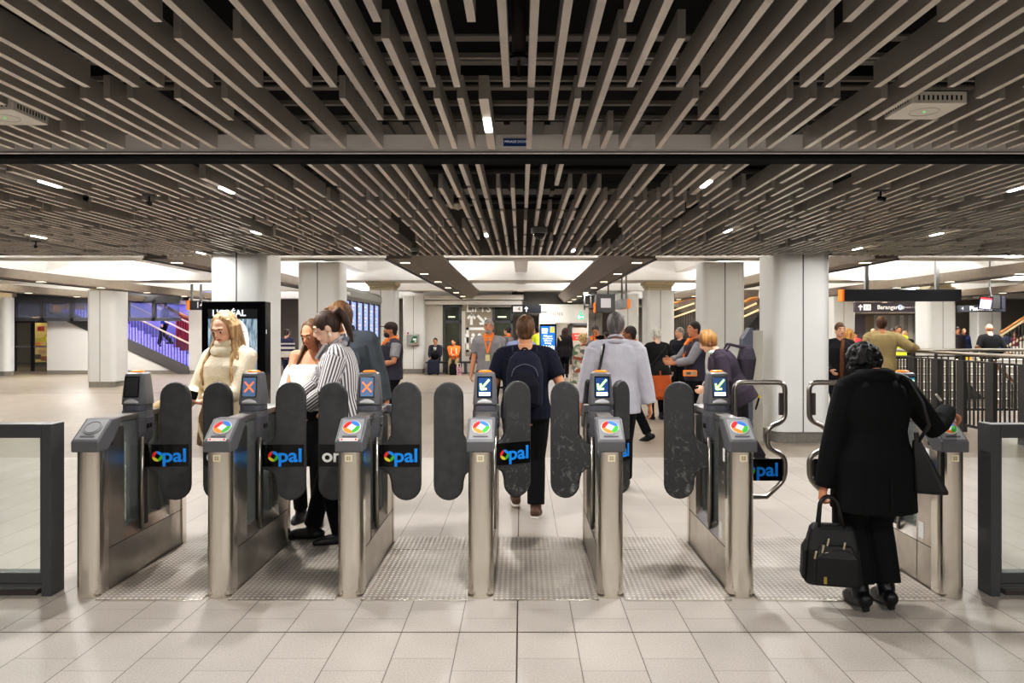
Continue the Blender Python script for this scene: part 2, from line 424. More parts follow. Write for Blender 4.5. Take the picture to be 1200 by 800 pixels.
# wireless access points
def access_point(px, py, label, i):
    Z = 2.69; Y = (Z-CAMH)*FPX/(CY-py)
    g = thing('access_point', (fx(px, Y), Y, Z), label, 'access point'); g.scale = (.88,.88,.88)
    MB().prism(rrect(-.15,.15,-.15,.15,.012), 'z', 0, .065).build('case', mat('ap_white', (226,222,214), .5), g, bevel=.004)
    s = MB()
    for k in range(10): s.box(-.115+k*.025, -.106+k*.025, -.1515, -.1495, .018, .044)
    s.build('vent', BLACKISH, g)
    for sx in (-1, 1):
        s = MB()
        for k in range(10): s.box(sx*.1505-.001, sx*.1505+.001, -.115+k*.025, -.106+k*.025, .018, .044)
        s.build('vent', BLACKISH, g)
    MB().tube([(.075*math.cos(a*.2618), .075*math.sin(a*.2618), -.001) for a in range(24)], .0016, 4, closed=True).build('ring', mat('ap_grey', (186,182,176), .5), g)
    MB().disc((0,0,-.003),(.006,0,0),(0,.006,0),12).build('light', mat('ap_green', (70,220,110), emit=(70,220,110), es=2), g)
    return g
access_point(1083, 131, 'white square wireless box with slotted sides hanging at the right', 0)
access_point(6, 138, 'white square wireless box cut by the left edge of the frame', 1)
# small ceiling devices
def dome_camera(px, py, label, r=.07):
    Z = 2.60; Y = (Z-CAMH)*FPX/(CY-py)
    g = thing('dome_camera', (fx(px, Y), Y, Z), label, 'camera', 'dome cameras under the slats')
    MB().loft([((0,0,.03),(r,0,0),(0,r,0)),((0,0,.085),(r,0,0),(0,r,0)),((0,0,.10),(r*.8,0,0),(0,r*.8,0)),((0,0,.2),(.012,0,0),(0,.012,0))], 20).build('housing', mat('cam_grey', (120,118,114), .5), g, smooth=False)
    MB().ell((0,0,.03), (r*.72,r*.72,r*.72)).build('dome', mat('cam_dome', (20,20,22), .12), g, smooth=True)
dome_camera(632, 277, 'dark dome camera hanging under the slats just right of centre', .085)
dome_camera(486, 298, 'dome camera at the far slat edge left of centre', .06)
dome_camera(688, 298, 'dome camera at the far slat edge right of centre', .06)
g = thing('speaker', (fx(537,6.7), 6.7, fz(241,6.7)), 'pale triangular wedge speaker hanging between the slats left of centre', 'speaker')
MB().loft([((0,0,-.035),(.01,0,0),(0,.05,0)),((0,0,.0),(.135,0,0),(0,.09,0)),((0,0,.012),(.14,0,0),(0,.09,0))], 4, power=2).build('horn', mat('spk', (190,184,170), .5), g)
MB().tube([(-.05,0,.01),(-.02,0,.3)], .003, 6).tube([(.05,0,.01),(.02,0,.3)], .003, 6).build('wire', PIPE, g)
g = thing('detector', (fx(667,7.6), 7.6, fz(257,7.6)), 'small white square detector box under the slats right of centre', 'detector')
MB().box(-.055,.055,-.05,.05,0,.07).build('case', mat('det_white', (206,203,198), .5), g, bevel=.006)
MB().disc((0,-.052,.03),(.03,0,0),(0,0,.03),16).build('lens', mat('det_grey', (150,148,146), .4), g)
for px, py, lab in ((175,237,'small black camera on a bracket under the left slats'),(42,288,'small black camera on a bracket at the far left edge'),(1032,232,'small black camera on a bracket under the right slats')):
    Z = 2.64; Y = (Z-CAMH)*FPX/(CY-py)
    g = thing('bracket_camera', (fx(px, Y), Y, Z), lab, 'camera', 'bracket cameras')
    MB().box(-.05,.05,-.02,.02,.05,.06).build('bracket', DARK_PL, g)
    MB().tube([(0,0,.05),(0,0,.01)], .008, 8).tube([(-.015,.01,0),(.02,-.03,-.015)], .018, 10).build('body', BLACK_GL, g)

# ------------------------------------------------------------------ far ceiling: white slab, cross beams, ribs, hanging bulkheads
struct('ceiling_far', MB().box(-40, 40, 10.4, 40, 3.9, 4.0), WHITE_CEIL)
nt_ = 2
for y0, y1, zb in ((13.6,14.3,3.0),(19.72,21.0,3.0),(24.8,25.5,3.0),(31,31.7,3.0)):
    struct('trim_%d' % nt_, MB().box(-40, 40, y0, y1, zb, 3.9), WHITE_CEIL); nt_ += 1
for X in (-13.2,-8.8,-4.4,0,4.4,8.8,13.2):
    struct('trim_%d' % nt_, MB().prism([(X-.24,3.9),(X-.16,3.22),(X+.16,3.22),(X+.24,3.9)], 'y', 14.3, 31), WHITE_CEIL, recalc=True); nt_ += 1
def bulkhead(X, y0, y1, label, zb=2.67, wd=.34, flip=1, slim=False, cove=1.0):
    g = thing('service_bulkhead', (X, y0, zb), label, 'bulkhead', 'ceiling service bulkheads')
    f = -flip
    prof = [(-wd/2, 0), (wd/2, 0), (wd/2, .19), (-wd/2, .19)] if slim else [(-wd/2*f, 0), (wd/2*f, 0), (wd/2*f+.24*f, .24), (wd/2*f+.24*f, .28), (-wd/2*f, .28)]
    MB().prism(prof, 'y', 0, y1-y0).build('casing', BULK, g)
    for k in range(int((y1-y0)/2.2)):
        MB().box(-.07, .07, .6+k*2.2, .72+k*2.2, -.004, .0).build('downlight', LED_S, g)
        if k % 2 == 0: lamp('AREA', 'bulkhead_lamp', (X, y0+.66+k*2.2, zb-.015), P_BULK, (1,.965,.92), .12, .12)
    MB().box(-.02-wd/2*f, .02-wd/2*f, 0, y1-y0, -.02, .0).build('edge_trim', DARK_PL, g)
    lamp('AREA', 'cove_lamp', (X, (y0+y1)/2, zb+.33), P_COVE*(y1-y0)*cove, (1,.975,.94), .3, (y1-y0)*.95, rot=(math.pi,0,0))
bulkhead(-1.80, 10.5, 23.9, 'grey service bulkhead running back left of the centre line', flip=-1)
bulkhead(1.80, 10.5, 29.0, 'grey service bulkhead with bluish side right of the centre line', flip=1)
bulkhead(-5.35, 10.5, 30, 'grey service bulkhead running back behind the left advertising column', flip=-1, slim=True, cove=1.6)
bulkhead(5.35, 10.5, 30, 'grey service bulkhead running back behind the right near column', flip=1, slim=True, cove=1.6)
bulkhead(-10.4, 10.5, 30, 'grey service bulkhead at the left, second from the columns', flip=-1, slim=True, cove=2.2)
bulkhead(9.3, 10.5, 30, 'grey service bulkhead at the right, second from the columns', flip=1, slim=True, cove=2.2)
bulkhead(-13.9, 13, 30, 'grey service bulkhead at the far left', flip=-1, slim=True, cove=2.2)
bulkhead(13.6, 13, 30, 'grey service bulkhead at the far right', flip=1, slim=True, cove=2.2)
# ------------------------------------------------------------------ columns
def column(xc, y0, w, ztop, label, d=None, capital=None, joint=(0.1,), plinth=.16, corner=.14):
    d = d or w
    g = thing('column', (xc, y0+d/2, 0), label, 'column', 'white clad columns')
    MB().prism(rrect(-w/2, w/2, -d/2, d/2, corner, 6), 'z', plinth, ztop).build('cladding', WHITE_PANEL, g, smooth=False)
    MB().prism(rrect(-w/2+.015, w/2-.015, -d/2+.015, d/2-.015, corner, 6), 'z', 0, plinth).build('plinth', PLINTH, g)
    s = MB()
    for j in joint: s.box(j-.008, j+.008, -d/2-.003, -d/2+.004, plinth, ztop)
    s.build('joint', mat('joint_grey', (92,92,92), .7), g)
    if capital:
        c = MB()
        for z0, z1, e in ((ztop, ztop+.10, -.06), (ztop+.10, ztop+.16, -.02), (ztop+.16, ztop+.28, .02), (ztop+.28, ztop+.34, -.02)):
            c.box(-w/2-e, w/2+e, -d/2-e, d/2+e, z0, z1)
        c.build('capital', CREAM, g, bevel=.02)
        MB().box(-w/2+.1, w/2-.1, -d/2+.1, d/2-.1, ztop+.3, 3.88).build('core', CREAM, g)
    else:
        pass
    return g
W81 = .81
column(4.06, 10.3, W81, 2.74, 'large near white column right of the gates', joint=(-.01,))
column(-4.085, 10.3, W81, 2.74, 'large near white column on the left behind the black advertising panel', joint=(0,))
column(3.97, 13.96, W81, 2.95, 'white column second in the right row, left of the large near one', joint=(0,))
column(-3.96, 13.96, W81, 2.95, 'white column second in the left row, behind the waiting couple', joint=(0,))
column(3.93, 20.2, W81, 2.75, 'white column with a cream capital right of centre', capital=True, joint=(0,))
column(-3.95, 20.2, W81, 2.75, 'white column with a cream capital left of centre by the departure board', capital=True, joint=(0,))
column(-11.97, 20.4, W81, 2.75, 'white column with a cream capital on the far left before the stairs', capital=True, joint=(0,))
column(12.35, 21, W81, 2.55, 'broad white column with a cream capital behind the right balustrade', capital=True, joint=(0,), corner=.1)
column(-18.95, 25.5, 1.4, 2.8, 'white rounded column cut by the left edge of the frame', joint=(.2,), corner=.2, d=.5)
column(-4.08, 27.2, W81, 2.92, 'slim white column carrying the defibrillator cabinet', d=.5, joint=(0,), corner=.05)
column(3.92, 26.3, W81, 2.95, 'slim white column right of centre behind the hanging sign', joint=(0,), corner=.08)
column(3.05, 29.5, .6, 2.55, 'thin white column beyond the exit sign', d=.4, joint=(0,), corner=.05)
column(12.17, 27.0, W81, 2.92, 'white column just right of the near right column edge', joint=(-.02,), corner=.05)
column(19.6, 30.0, 1.0, 2.45, 'warm lit cream column behind the man in the black suit', d=.6, joint=(.1,), corner=.05)

# ------------------------------------------------------------------ back walls
WALL = mat('wall_pale', (205,201,194), .7, noise=.03, nscale=2)
WALL2 = mat('wall_stone', (172,165,154), .7, noise=.04, nscale=1.5)
struct('wall_back', MB().box(-40, 40, 36, 36.2, 0, 3.9), WALL2)
struct('wall_left', MB().box(-40.2, -40, 8, 36, 0, 3.9), WALL)
struct('wall_right', MB().box(40, 40.2, 8, 36, 0, 3.9), WALL)
# lift lobby wall
YL = 27.6
x0, x1, x2, x3, x4, x5 = [fx(p, YL) for p in (498, 519, 541, 577, 601, 614)]
zt = fz(357, YL)
struct('wall_lift', MB().box(x0, x1, YL, YL+.3, 0, zt).box(x2, x3, YL, YL+.3, 0, zt).box(x0, x5, YL-.05, YL+.4, zt, 2.98), mat('wall_lift', (196,192,184), .6, noise=.03))
struct('trim_20', MB().box(x0, x5, YL-.35, YL-.05, fz(351.5,YL), 2.98).box(x0, x5, YL-.2, YL-.05, zt, fz(352.5,YL)), mat('bulk_white', (222,219,212), .6))
GREEN_GLASS = mat('lift_glass', (62,66,52), .12, noise=.4, nscale=2)
def glazed_door(n, xa, xb):
    r = MB(); zz = fz(377, YL)
    r.box(xa, xa+.09, YL-.03, YL+.06, 0, zt).box(xb-.09, xb, YL-.03, YL+.06, 0, zt).box(xa, xb, YL-.03, YL+.06, zz-.05, zz+.05).box(xa, xb, YL-.03, YL+.06, zt-.09, zt).box(xa, xb, YL-.03, YL+.06, .85, .93)
    o = struct('door_%d' % n, r, FRAME)
    MB().box(xa+.09, xb-.09, YL+.02, YL+.03, 0.0, zz-.05).build('pane', GREEN_GLASS, o)
    MB().box(xa+.09, xb-.09, YL+.02, YL+.03, zz+.05, zt-.09).build('transom_pane', mat('transom_glass', (52,58,50), .1, noise=.5, nscale=3), o)
    MB().box(xa+.2, xb-.25, YL+.0, YL+.01, zz+.16, zz+.22).build('reflection_strip', mat('reflection_glow', (220,226,200), emit=(220,226,200), es=.8), o)  # reflection on the transom glass put in as a glowing strip
glazed_door(1, x1, x2); glazed_door(2, x3, x4)
# lift graphics painted on the wall
gw = thing('lift_sign', ((x2+x3)/2, YL-.006, 0), 'large white lift lettering, arrows and pictogram painted on the grey lift wall', 'sign')
SIGNW = mat('sign_white', (240,239,235), .6)
hw = (x3-x2)/2
MB().box(-hw, hw, 0, .004, fz(364.5,YL), fz(357.5,YL)).box(-hw+.14, hw, 0, .004, .62, fz(364.8,YL)).build('backing', mat('sign_taupe', (140,131,118), .7), gw)
text('lettering', 'LIFTS', .42, SIGNW, gw, (0.06, -.004, fz(361.4,YL)), off=.004)
def arrow(mb, cx, cz, ang, L, w, y=-.004):
    c, s = math.cos(ang), math.sin(ang)
    def p(a, b): return (cx + a*c - b*s, y, cz + a*s + b*c)
    t = w*.5
    for q in ([(-L/2,-t),(L/2-t,-t),(L/2-t,t),(-L/2,t)], [(L/2,0),(L/2-L*.38,L*.38),(L/2-L*.38-t*1.6,L*.38-t*1.0),(L/2-2.0*t,0)], [(L/2,0),(L/2-2.0*t,0),(L/2-L*.38-t*1.6,-L*.38+t*1.0),(L/2-L*.38,-L*.38)]):
        v0 = [p(*k) for k in q]; mb.add(v0+[(a, b+.003, c_) for a, b, c_ in v0], [(0,1,2,3),(7,6,5,4)]+[(i,(i+1)%4,4+(i+1)%4,4+i) for i in range(4)])
a = MB(); arrow(a, fx(552.5,YL)-(x2+x3)/2, fz(373.5,YL), math.pi/2, .46, .10); arrow(a, fx(565,YL)-(x2+x3)/2, fz(375,YL), -math.pi/4, .5, .10)
a.build('arrow', SIGNW, gw)
p = MB(); cx = fx(560,YL)-(x2+x3)/2
xl, xr, zb_, zp = fx(546.5,YL)-(x2+x3)/2, fx(575,YL)-(x2+x3)/2, fz(412,YL), fz(383.5,YL)
p.box(xl, xl+.1, -.004, 0, zb_, zp).box(xl, xr, -.004, 0, zp-.1, zp).box(xl, xr, -.004, 0, zb_, zb_+.08)
for k in (-.42, -.18, .06):
    p.disc((cx+k, -.001, fz(392.5,YL)), (.07,0,0), (0,0,.07), 14); p.box(cx+k-.09, cx+k+.09, -.004, 0, fz(402,YL), fz(395,YL))
p.build('pictogram', SIGNW, gw)
# soffit, dark opening and sign right of the lifts
struct('wall_centre', MB().box(fx(632,27), fx(690,27), 27, 27.2, fz(378,27), fz(356.5,27)).box(fx(632,27), fx(651,27), 27, 27.3, 0, fz(378,27)), mat('white_front', (214,210,203), .6))
struct('trim_21', MB().box(fx(614,27), fx(700,27), 27.2, 27.4, fz(357,27), 3.9).box(fx(600,30), fx(632,30), 30, 30.2, fz(366,30), 3.9), mat('dark_soffit', (58,54,50), .8))
struct('ceiling_passage', MB().box(-2, 6, 27.3, 36, 2.5, 2.6), mat('passage_soffit', (120,115,108), .8))
r = MB(); YR = 26.5
for k in range(34): r.bar((fx(601,YR)+k*.055, YR, fz(366,YR)), (fx(601,YR)+k*.055+.02, YR, fz(369.5,YR)), .018)
r.box(fx(601,YR), fx(641,YR), YR-.02, YR+.02, fz(366.2,YR), fz(365,YR))
tag(r.build('hanging_louvre', mat('louvre', (66,62,58), .6)), 'row of short dark hanging louvre blades above the central passage', 'louvre')
g = thing('platform_sign', (fx(609,26), 26, fz(362,26)), 'dark overhead sign with white number box and up arrow right of the lifts', 'sign')
MB().box(-.30,.78,0,.08,-.15,.15).build('board', NAVY_SIGN, g)
MB().box(-.24,.10,-.012,0,-.10,.10).build('number_box', mat('sign_box', (225,224,220), emit=(225,224,220), es=.3), g)
text('lettering', '4', .2, NAVY_SIGN, g, (-.02,-.014,0))
q = MB(); arrow(q, .24, 0, math.pi/2, .2, .045, y=-.006); q.build('arrow', WHITE_INK, g)
# passage: door, red banner, exit sign
struct('door_3', MB().box(fx(668,34), fx(670.5,34), 34, 34.1, 0, fz(379,34)).box(fx(668,34), fx(692,34), 34, 34.1, fz(381,34), fz(378.5,34)).box(fx(690,34), fx(692,34), 34, 34.1, 0, fz(379,34)), FRAME)
struct('wall_passage', MB().box(fx(652,34.2), fx(700,34.2), 34.2, 34.4, 0, 2.5), mat('passage_wall', (196,188,174), .7))
g = thing('red_banner', (fx(681,33.6), 33.6, fz(394.5,33.6)), 'red banner with white lettering across the far doorway', 'banner')
MB().box(-.42,.42,0,.03,-.17,.17).build('cloth', mat('red_banner', (222,72,58), .6, emit=(222,72,58), es=.15), g)
text('lettering', 'NO ENTRY', .12, WHITE_INK, g, (0,-.006,.05)); text('lettering', 'USE OTHER EXIT', .075, WHITE_INK, g, (0,-.006,-.07))
g = thing('exit_sign', (fx(680.5,25), 25, fz(371,25)), 'green lit exit sign hanging over the central passage', 'sign')
EXG = mat('exit_green', (28,170,120), emit=(28,190,130), es=.8)
MB().box(-.12,.12,0,.05,-.09,.06).build('panel', EXG, g, bevel=.006)
MB().box(-.05,.05,.01,.04,.06,.2).build('hanger', mat('exit_hang', (140,220,190), .4), g)
x_ = MB().box(-.095,-.03,-.008,0,-.07,.04).disc((.015,-.001,.025),(.012,0,0),(0,0,.012),10).bar((.015,-.006,.01),(.0,-.006,-.03),.02).bar((.0,-.006,-.03),(.03,-.006,-.065),.012).bar((.01,-.006,-.0),(.05,-.006,.0),.012).box(.065,.1,-.008,0,-.06,.03)
x_.build('pictogram', mat('exit_white', (235,255,245), emit=(235,255,245), es=.9), g)
# portrait advertising screen in the passage
def ad_screen(px0, px1, py0, py1, Y, label, zb):
    xa, xb = fx(px0,Y), fx(px1,Y); zt_ = fz(py0,Y)
    g = thing('advertising_screen', ((xa+xb)/2, Y, 0), label, 'screen')
    MB().box(xa-(xa+xb)/2, xb-(xa+xb)/2, 0, .15, zb, zt_).build('casing', BLACK_GL, g, bevel=.01)
    return g
g = ad_screen(632.5, 651.5, 379.5, 440, 26, 'bright blue advertising screen in a black upright casing, in the central passage', 0)
zA, zB, hwid = fz(411,26), fz(382,26), .26
MB().box(-hwid, hwid, -.008, 0, zA, zB).build('screen', mat('ad_blue', (30,104,190), emit=(30,110,200), es=.9), g)
s = MB()
s.box(-.22,.0,-.012,-.008,zB-.2,zB-.08).box(-.22,-.02,-.012,-.008,zB-.27,zB-.23)
for k in range(14):
    s.disc((-.22+k*.034, -.009, zA+.12+.03*((k*7)%3)), (.022,0,0), (0,0,.03), 8); s.box(-.24+k*.034,-.205+k*.034,-.012,-.008,zA+.02,zA+.12+.03*((k*7)%3))
s.build('crowd', mat('ad_white', (240,246,255), emit=(240,246,255), es=1), g)
MB().box(.08,.24,-.012,-.008,zB-.24,zB-.02).build('badge', mat('ad_yellow', (214,196,90), emit=(214,196,90), es=.7), g)
for k, tx in enumerate(('Different', 'conditions', 'different', 'driving')):
    text('lettering', tx, .088, mat('ad_white'), g, (0, -.012, zB-.36-k*.085), off=.003)
# defibrillator cabinet
g = thing('defibrillator_cabinet', (fx(484.5,27.15), 27.15, fz(398,27.15)), 'grey cabinet with green and white panel on the slim column', 'cabinet')
MB().box(-.24,.22,-.13,.04,-.21,.22).build('case', mat('aed_grey', (150,151,150), .5), g, bevel=.03)
MB().prism([(-.10,-.11),(.15,-.11),(.15,.13),(.0,.13)], 'y', -.138, -.13).build('panel', mat('aed_green', (22,104,62), .5), g)
MB().box(-.0,.13,-.142,-.138,-.02,.05).box(.06,.13,-.142,-.138,-.08,-.05).build('marking', WHITE_INK, g)
MB().box(.06,.13,-.141,-.13,-.17,-.13).build('label', mat('aed_red', (214,106,84), .5), g)
MB().box(-.22,-.16,-.1,-.04,.22,.28).build('beacon', mat('aed_beacon', (170,40,44), .3), g)
# departures board along the left row of columns
XB = -3.96
g = thing('departures_board', (XB, 14.95, 0), 'long row of upright blue departure screens under a grey header on the left', 'departures board')
MB().prism([(0.0,2.31),(.10,2.31),(.14,2.38),(.14,2.52),(.05,2.60),(0,2.60)], 'y', 0, 4.75).build('header', mat('board_grey', (122,122,120), .5), g)
fr = MB()
for k in range(8): fr.box(0, .10, k*.666, k*.666+.085, .55, 2.31)
fr.box(0,.08,0,4.75,.5,.58); fr.build('frame', FRAME, g)
for k in range(7):
    sN = MB().box(.04, .06, k*.666+.085, k*.666+.666, .58, 2.28).build('screen', mat('board_blue', (150,170,225), emit=(150,172,232), es=.75), g)
    l = MB()
    for q in range(16): l.box(.06, .064, k*.666+.13, k*.666+.25+.3*((q*5+k*3) % 7)/7, 2.18-q*.09, 2.215-q*.09)
    l.build('timetable_lines', mat('board_line', (228,214,226), emit=(236,206,200), es=.7), sN)
MB().box(.02,.08,.3,.36,0,.5).build('leg', FRAME, g); MB().box(.02,.08,4.3,4.36,0,.5).build('leg', FRAME, g)
text('lettering', 'Train services', .12, WHITE_INK, g, (.145, .75, 2.45), rot=(math.pi/2,0,math.pi/2))
# hanging framed box and hanging orange tipped sign right of centre
g = thing('hanging_display', (fx(709.5,20), 20, fz(354.5,20)), 'grey framed square display box hanging right of centre', 'display')
MB().box(-.27,.27,0,.5,-.27,.24).build('case', mat('disp_grey', (88,88,92), .5), g, bevel=.01)
MB().box(-.13,.15,-.006,0,-.14,.12).build('screen', mat('disp_pale', (196,192,196), .3, emit=(190,188,196), es=.3), g)
MB().box(-.6,-.27,.05,.3,.2,.26).box(-.6,-.56,.05,.1,-.2,.2).box(-.42,-.38,.05,.1,-.1,.2).box(-.6,-.27,.05,.1,-.14,-.08).build('bracket', FRAME, g)
MB().box(-.33,-.28,-.02,.02,-.28,-.0).build('end_cap', ORANGE, g)
MB().tube([(.1,.2,.2),(.1,.2,1.4)], .02, 8).build('rod', FRAME, g)
g = thing('hanging_sign', (fx(733,18), 18, fz(355.5,18)), 'small dark sign with orange end on two rods right of centre', 'sign')
MB().box(-.10,.05,0,1.2,-.12,.11).build('board', mat('sign_edge', (140,142,146), .5), g)
MB().box(.05,.115,-.01,1.2,-.12,.11).build('end_cap', ORANGE, g)
MB().bar((-.05,.3,.1),(-.05,.3,.85),.04).bar((.06,.3,.1),(.06,.3,.85),.04).build('rod', FRAME, g)
g = thing('hanging_sign', (fx(229.5,17.5), 17.5, fz(357.5,17.5)), 'dark platform number sign with orange end on two rods at the left', 'sign')
MB().box(-.15,.60,0,.12,-.115,.11).build('board', NAVY_SIGN, g)
MB().box(-.22,-.15,-.01,.12,-.115,.12).build('end_cap', ORANGE, g)
text('lettering', '14', .2, WHITE_INK, g, (.10,-.006,0), off=.004)
MB().box(.22,.27,-.006,0,-.07,.07).build('divider', WHITE_INK, g)
MB().bar((-.12,.05,.1),(-.12,.05,.52),.05).bar((.1,.05,.1),(.1,.05,.52),.05).build('rod', mat('rod_grey', (128,128,128), .4, .5), g)
# large blank sign, direction sign, platform sign and televisions on the right
g = thing('hanging_sign', (fx(1057,15), 15, fz(346,15)), 'large blank dark sign back with orange end hanging on the right', 'sign')
hwid = 70*15/FPX
MB().box(-hwid+.04, hwid, 0, .2, -.12, .125).build('board', NAVY_SIGN, g, bevel=.006)
MB().box(-hwid, -hwid+.04, -.01, .2, -.12, .125).build('end_cap', ORANGE, g)
for px in (1018, 1101): MB().bar((fx(px,15)-fx(1057,15), .1, .12), (fx(px,15)-fx(1057,15), .1, 1.6), .07).build('rod', mat('rod_steel', (150,152,155), .35, .6), g)
g = thing('direction_sign', (fx(1037,24), 24, fz(360,24)), 'dark overhead direction sign reading Barangaroo on the right', 'sign')
hwid = 35*24/FPX
MB().box(-hwid, hwid, 0, .12, -.155, .165).build('board', mat('sign_plum', (54,46,54), .5), g)
q = MB(); arrow(q, -.82, 0, math.pi/2, .2, .045, y=-.006); q.build('arrow', WHITE_INK, g)
MB().box(-.72,-.47,-.01,0,-.1,.1).build('number_box', mat('sign_box'), g)
text('lettering', '1-2', .13, mat('sign_plum'), g, (-.6,-.014,0))
text('lettering', 'Barangaroo', .195, WHITE_INK, g, (-.26,-.006,0), align='LEFT', off=.004)
MB().disc((.51,-.001,0),(.09,0,0),(0,0,.09),20).build('roundel', mat('roundel', (190,210,240), emit=(190,210,240), es=.5), g)
text('lettering', 'T', .12, mat('roundel_ink', (40,80,150)), g, (.51,-.008,0))
text('lettering', 'Towers 1 2 3', .085, WHITE_INK, g, (.62,-.006,.0), align='LEFT')
g = thing('direction_sign', (fx(1137,18.3), 18.3, fz(361.5,18.3)), 'dark overhead platform sign partly behind the televisions at the right', 'sign')
MB().box(-.28,.9,0,.1,-.08,.08).build('board', NAVY_SIGN, g)
text('lettering', '4', .12, WHITE_INK, g, (-.2,-.006,0)); text('lettering', 'Platforms', .15, WHITE_INK, g, (-.02,-.006,0), align='LEFT', off=.003)
g = thing('television', (fx(1155,17.5), 17.5, fz(355.5,17.5)), 'hanging screen with pale lilac departures list, tilted toward the gates', 'television')
MB().box(-.14,.14,0,.06,-.15,.16).build('casing', BLACK_GL, g, rot=(.1,.12,-.35))
MB().box(-.12,.12,-.006,0,-.13,.09).build('screen', mat('tv_lilac', (186,176,232), emit=(186,176,235), es=.9), g, rot=(.1,.12,-.35))
MB().box(-.12,.12,-.006,0,.09,.14).build('banner', mat('tv_red', (206,60,70), emit=(206,60,70), es=.5), g, rot=(.1,.12,-.35))
g = thing('television', (fx(1167,17.9), 17.9, fz(354,17.9)), 'black back of a hanging screen beside the lilac one', 'television')
MB().box(-.11,.12,0,.1,-.17,.17).build('casing', mat('tv_black', (32,32,34), .5), g, bevel=.02)
MB().prism([(.15,-.17),(.24,-.13),(.24,.13),(.15,.17)], 'y', 0, .05).build('second_screen', mat('tv_dark', (44,44,52), .3), g)
MB().bar((-.08,.05,.17),(-.12,.05,.34),.03).bar((-.12,.05,.34),(-.12,.05,1.2),.03).build('bracket', FRAME, g)
# corridor panels behind the direction sign
YC = 33
struct('wall_corridor', MB().box(fx(1000,YC), fx(1014,YC), YC, YC+.2, 0, fz(369,YC)), mat('corridor_plum', (120,112,122), .6))
struct('trim_22', MB().box(fx(1014,YC), fx(1024,YC), YC, YC+.2, 0, fz(369,YC)), mat('corridor_tan', (158,146,122), .6))
m_ = MB()
for k in range(5):
    xa = fx(1024+k*10,YC); m_.prism([(xa+.02,YC+.25),(xa+.39,YC+.25),(xa+.39,YC+.05),(xa+.2,YC-.02),(xa+.02,YC+.05)], 'z', 0, fz(369,YC))
struct('trim_23', m_, WHITE_PANEL)
struct('trim_24', MB().box(fx(985,31), fx(1100,31), 30, 34, fz(367,31)-.02, fz(364,31)).box(fx(985,26), fx(1140,26), 26, 26.2, fz(351,26), 3.9), mat('corridor_soffit', (126,118,108), .8))

# ------------------------------------------------------------------ advertising panel at the left column
YP = 9.95
xa, xb = fx(236, YP), fx(311, YP); xm = (xa+xb)/2
g = thing('advertising_screen', (xm, YP, 0), 'tall black backlit advertising panel with a face poster on the left column', 'advertising panel')
MB().box(xa-xm, xb-xm, 0, .22, .06, fz(353,YP)).box(xa-xm+.1, xb-xm-.1, .05, .2, 0, .06).build('casing', BLACK_GL, g, bevel=.012)
sx0, sx1, sz0, sz1 = fx(244,YP)-xm, fx(301.5,YP)-xm, fz(440,YP), fz(373.5,YP)
MB().box(sx0, sx1, -.006, 0, sz1, fz(362,YP)).build('header', mat('poster_head', (34,34,38), .3), g)
text('lettering', "L'ORÉAL", .118, mat('poster_ink', (230,240,244), emit=(230,240,244), es=.8), g, (fx(268.5,YP)-xm, -.008, fz(367,YP)), off=.003, sx=1.05)
text('lettering', 'PARIS', .042, mat('poster_ink'), g, (fx(274,YP)-xm, -.008, fz(371.4,YP)))
def poster_mat():
    m = bpy.data.materials.new('poster_hair'); m.use_nodes = True; nt = m.node_tree; N = nt.nodes; K = nt.links
    b = N['Principled BSDF']; tc = N.new('ShaderNodeTexCoord'); mp = N.new('ShaderNodeMapping'); mp.inputs['Rotation'].default_value = (0,.5,0); mp.inputs['Scale'].default_value = (9,1,1.5)
    n = N.new('ShaderNodeTexNoise'); n.inputs['Scale'].default_value = 3; n.inputs['Detail'].default_value = 6; n.inputs['Distortion'].default_value = .6
    K.new(tc.outputs['Object'], mp.inputs[0]); K.new(mp.outputs[0], n.inputs['Vector'])
    r = N.new('ShaderNodeValToRGB'); r.color_ramp.elements[0].position = .35; r.color_ramp.elements[1].position = .68
    r.color_ramp.elements[0].color = (*lin((62,84,104)),1); r.color_ramp.elements[1].color = (*lin((176,196,208)),1)
    K.new(n.outputs['Fac'], r.inputs[0]); K.new(r.outputs[0], b.inputs['Base Color']); K.new(r.outputs[0], b.inputs['Emission Color']); b.inputs['Emission Strength'].default_value = .45
    return m
MB().box(sx0, sx1, -.006, 0, sz0, sz1).build('poster', poster_mat(), g)
fcx = fx(278,YP)-xm
MB().loft([((fcx,-.0065,(sz0+sz1)/2+.05),(.17,0,0),(0,0,.34)),((fcx,-.0085,(sz0+sz1)/2+.05),(.16,0,0),(0,0,.33))], 28).build('poster_face', mat('poster_face', (228,228,228), .5, emit=(228,228,230), es=.4), g)
e = MB()
for k in (-.05, .065):
    e.loft([((fcx+k,-.0086,sz1-.22),(.034,0,0),(0,0,.012)),((fcx+k,-.0098,sz1-.22),(.034,0,0),(0,0,.012))], 14)
    e.loft([((fcx+k,-.0086,sz1-.18),(.042,0,0),(0,0,.006)),((fcx+k,-.0098,sz1-.18),(.042,0,0),(0,0,.006))], 12)
e.loft([((fcx-.0,-.0086,sz1-.48),(.04,0,0),(0,0,.014)),((fcx-.0,-.0098,sz1-.48),(.04,0,0),(0,0,.014))], 12)
e.build('poster_features', mat('poster_feat', (96,106,122), .5), g)
f_ = MB()
for k in range(5): f_.disc((fx(291+k*2.6,YP)-xm, -.0065, fz(437.5-(k%2)*1.5,YP)), (.022,0,0), (0,0,.02), 8, .003)
f_.build('poster_flowers', mat('poster_pink', (226,96,190), emit=(226,96,190), es=.5), g)
MB().box(.44, .446, .02, .05, fz(391,YP), fz(386,YP)).build('lock_plate', mat('lock_white', (220,220,218), .4), g)

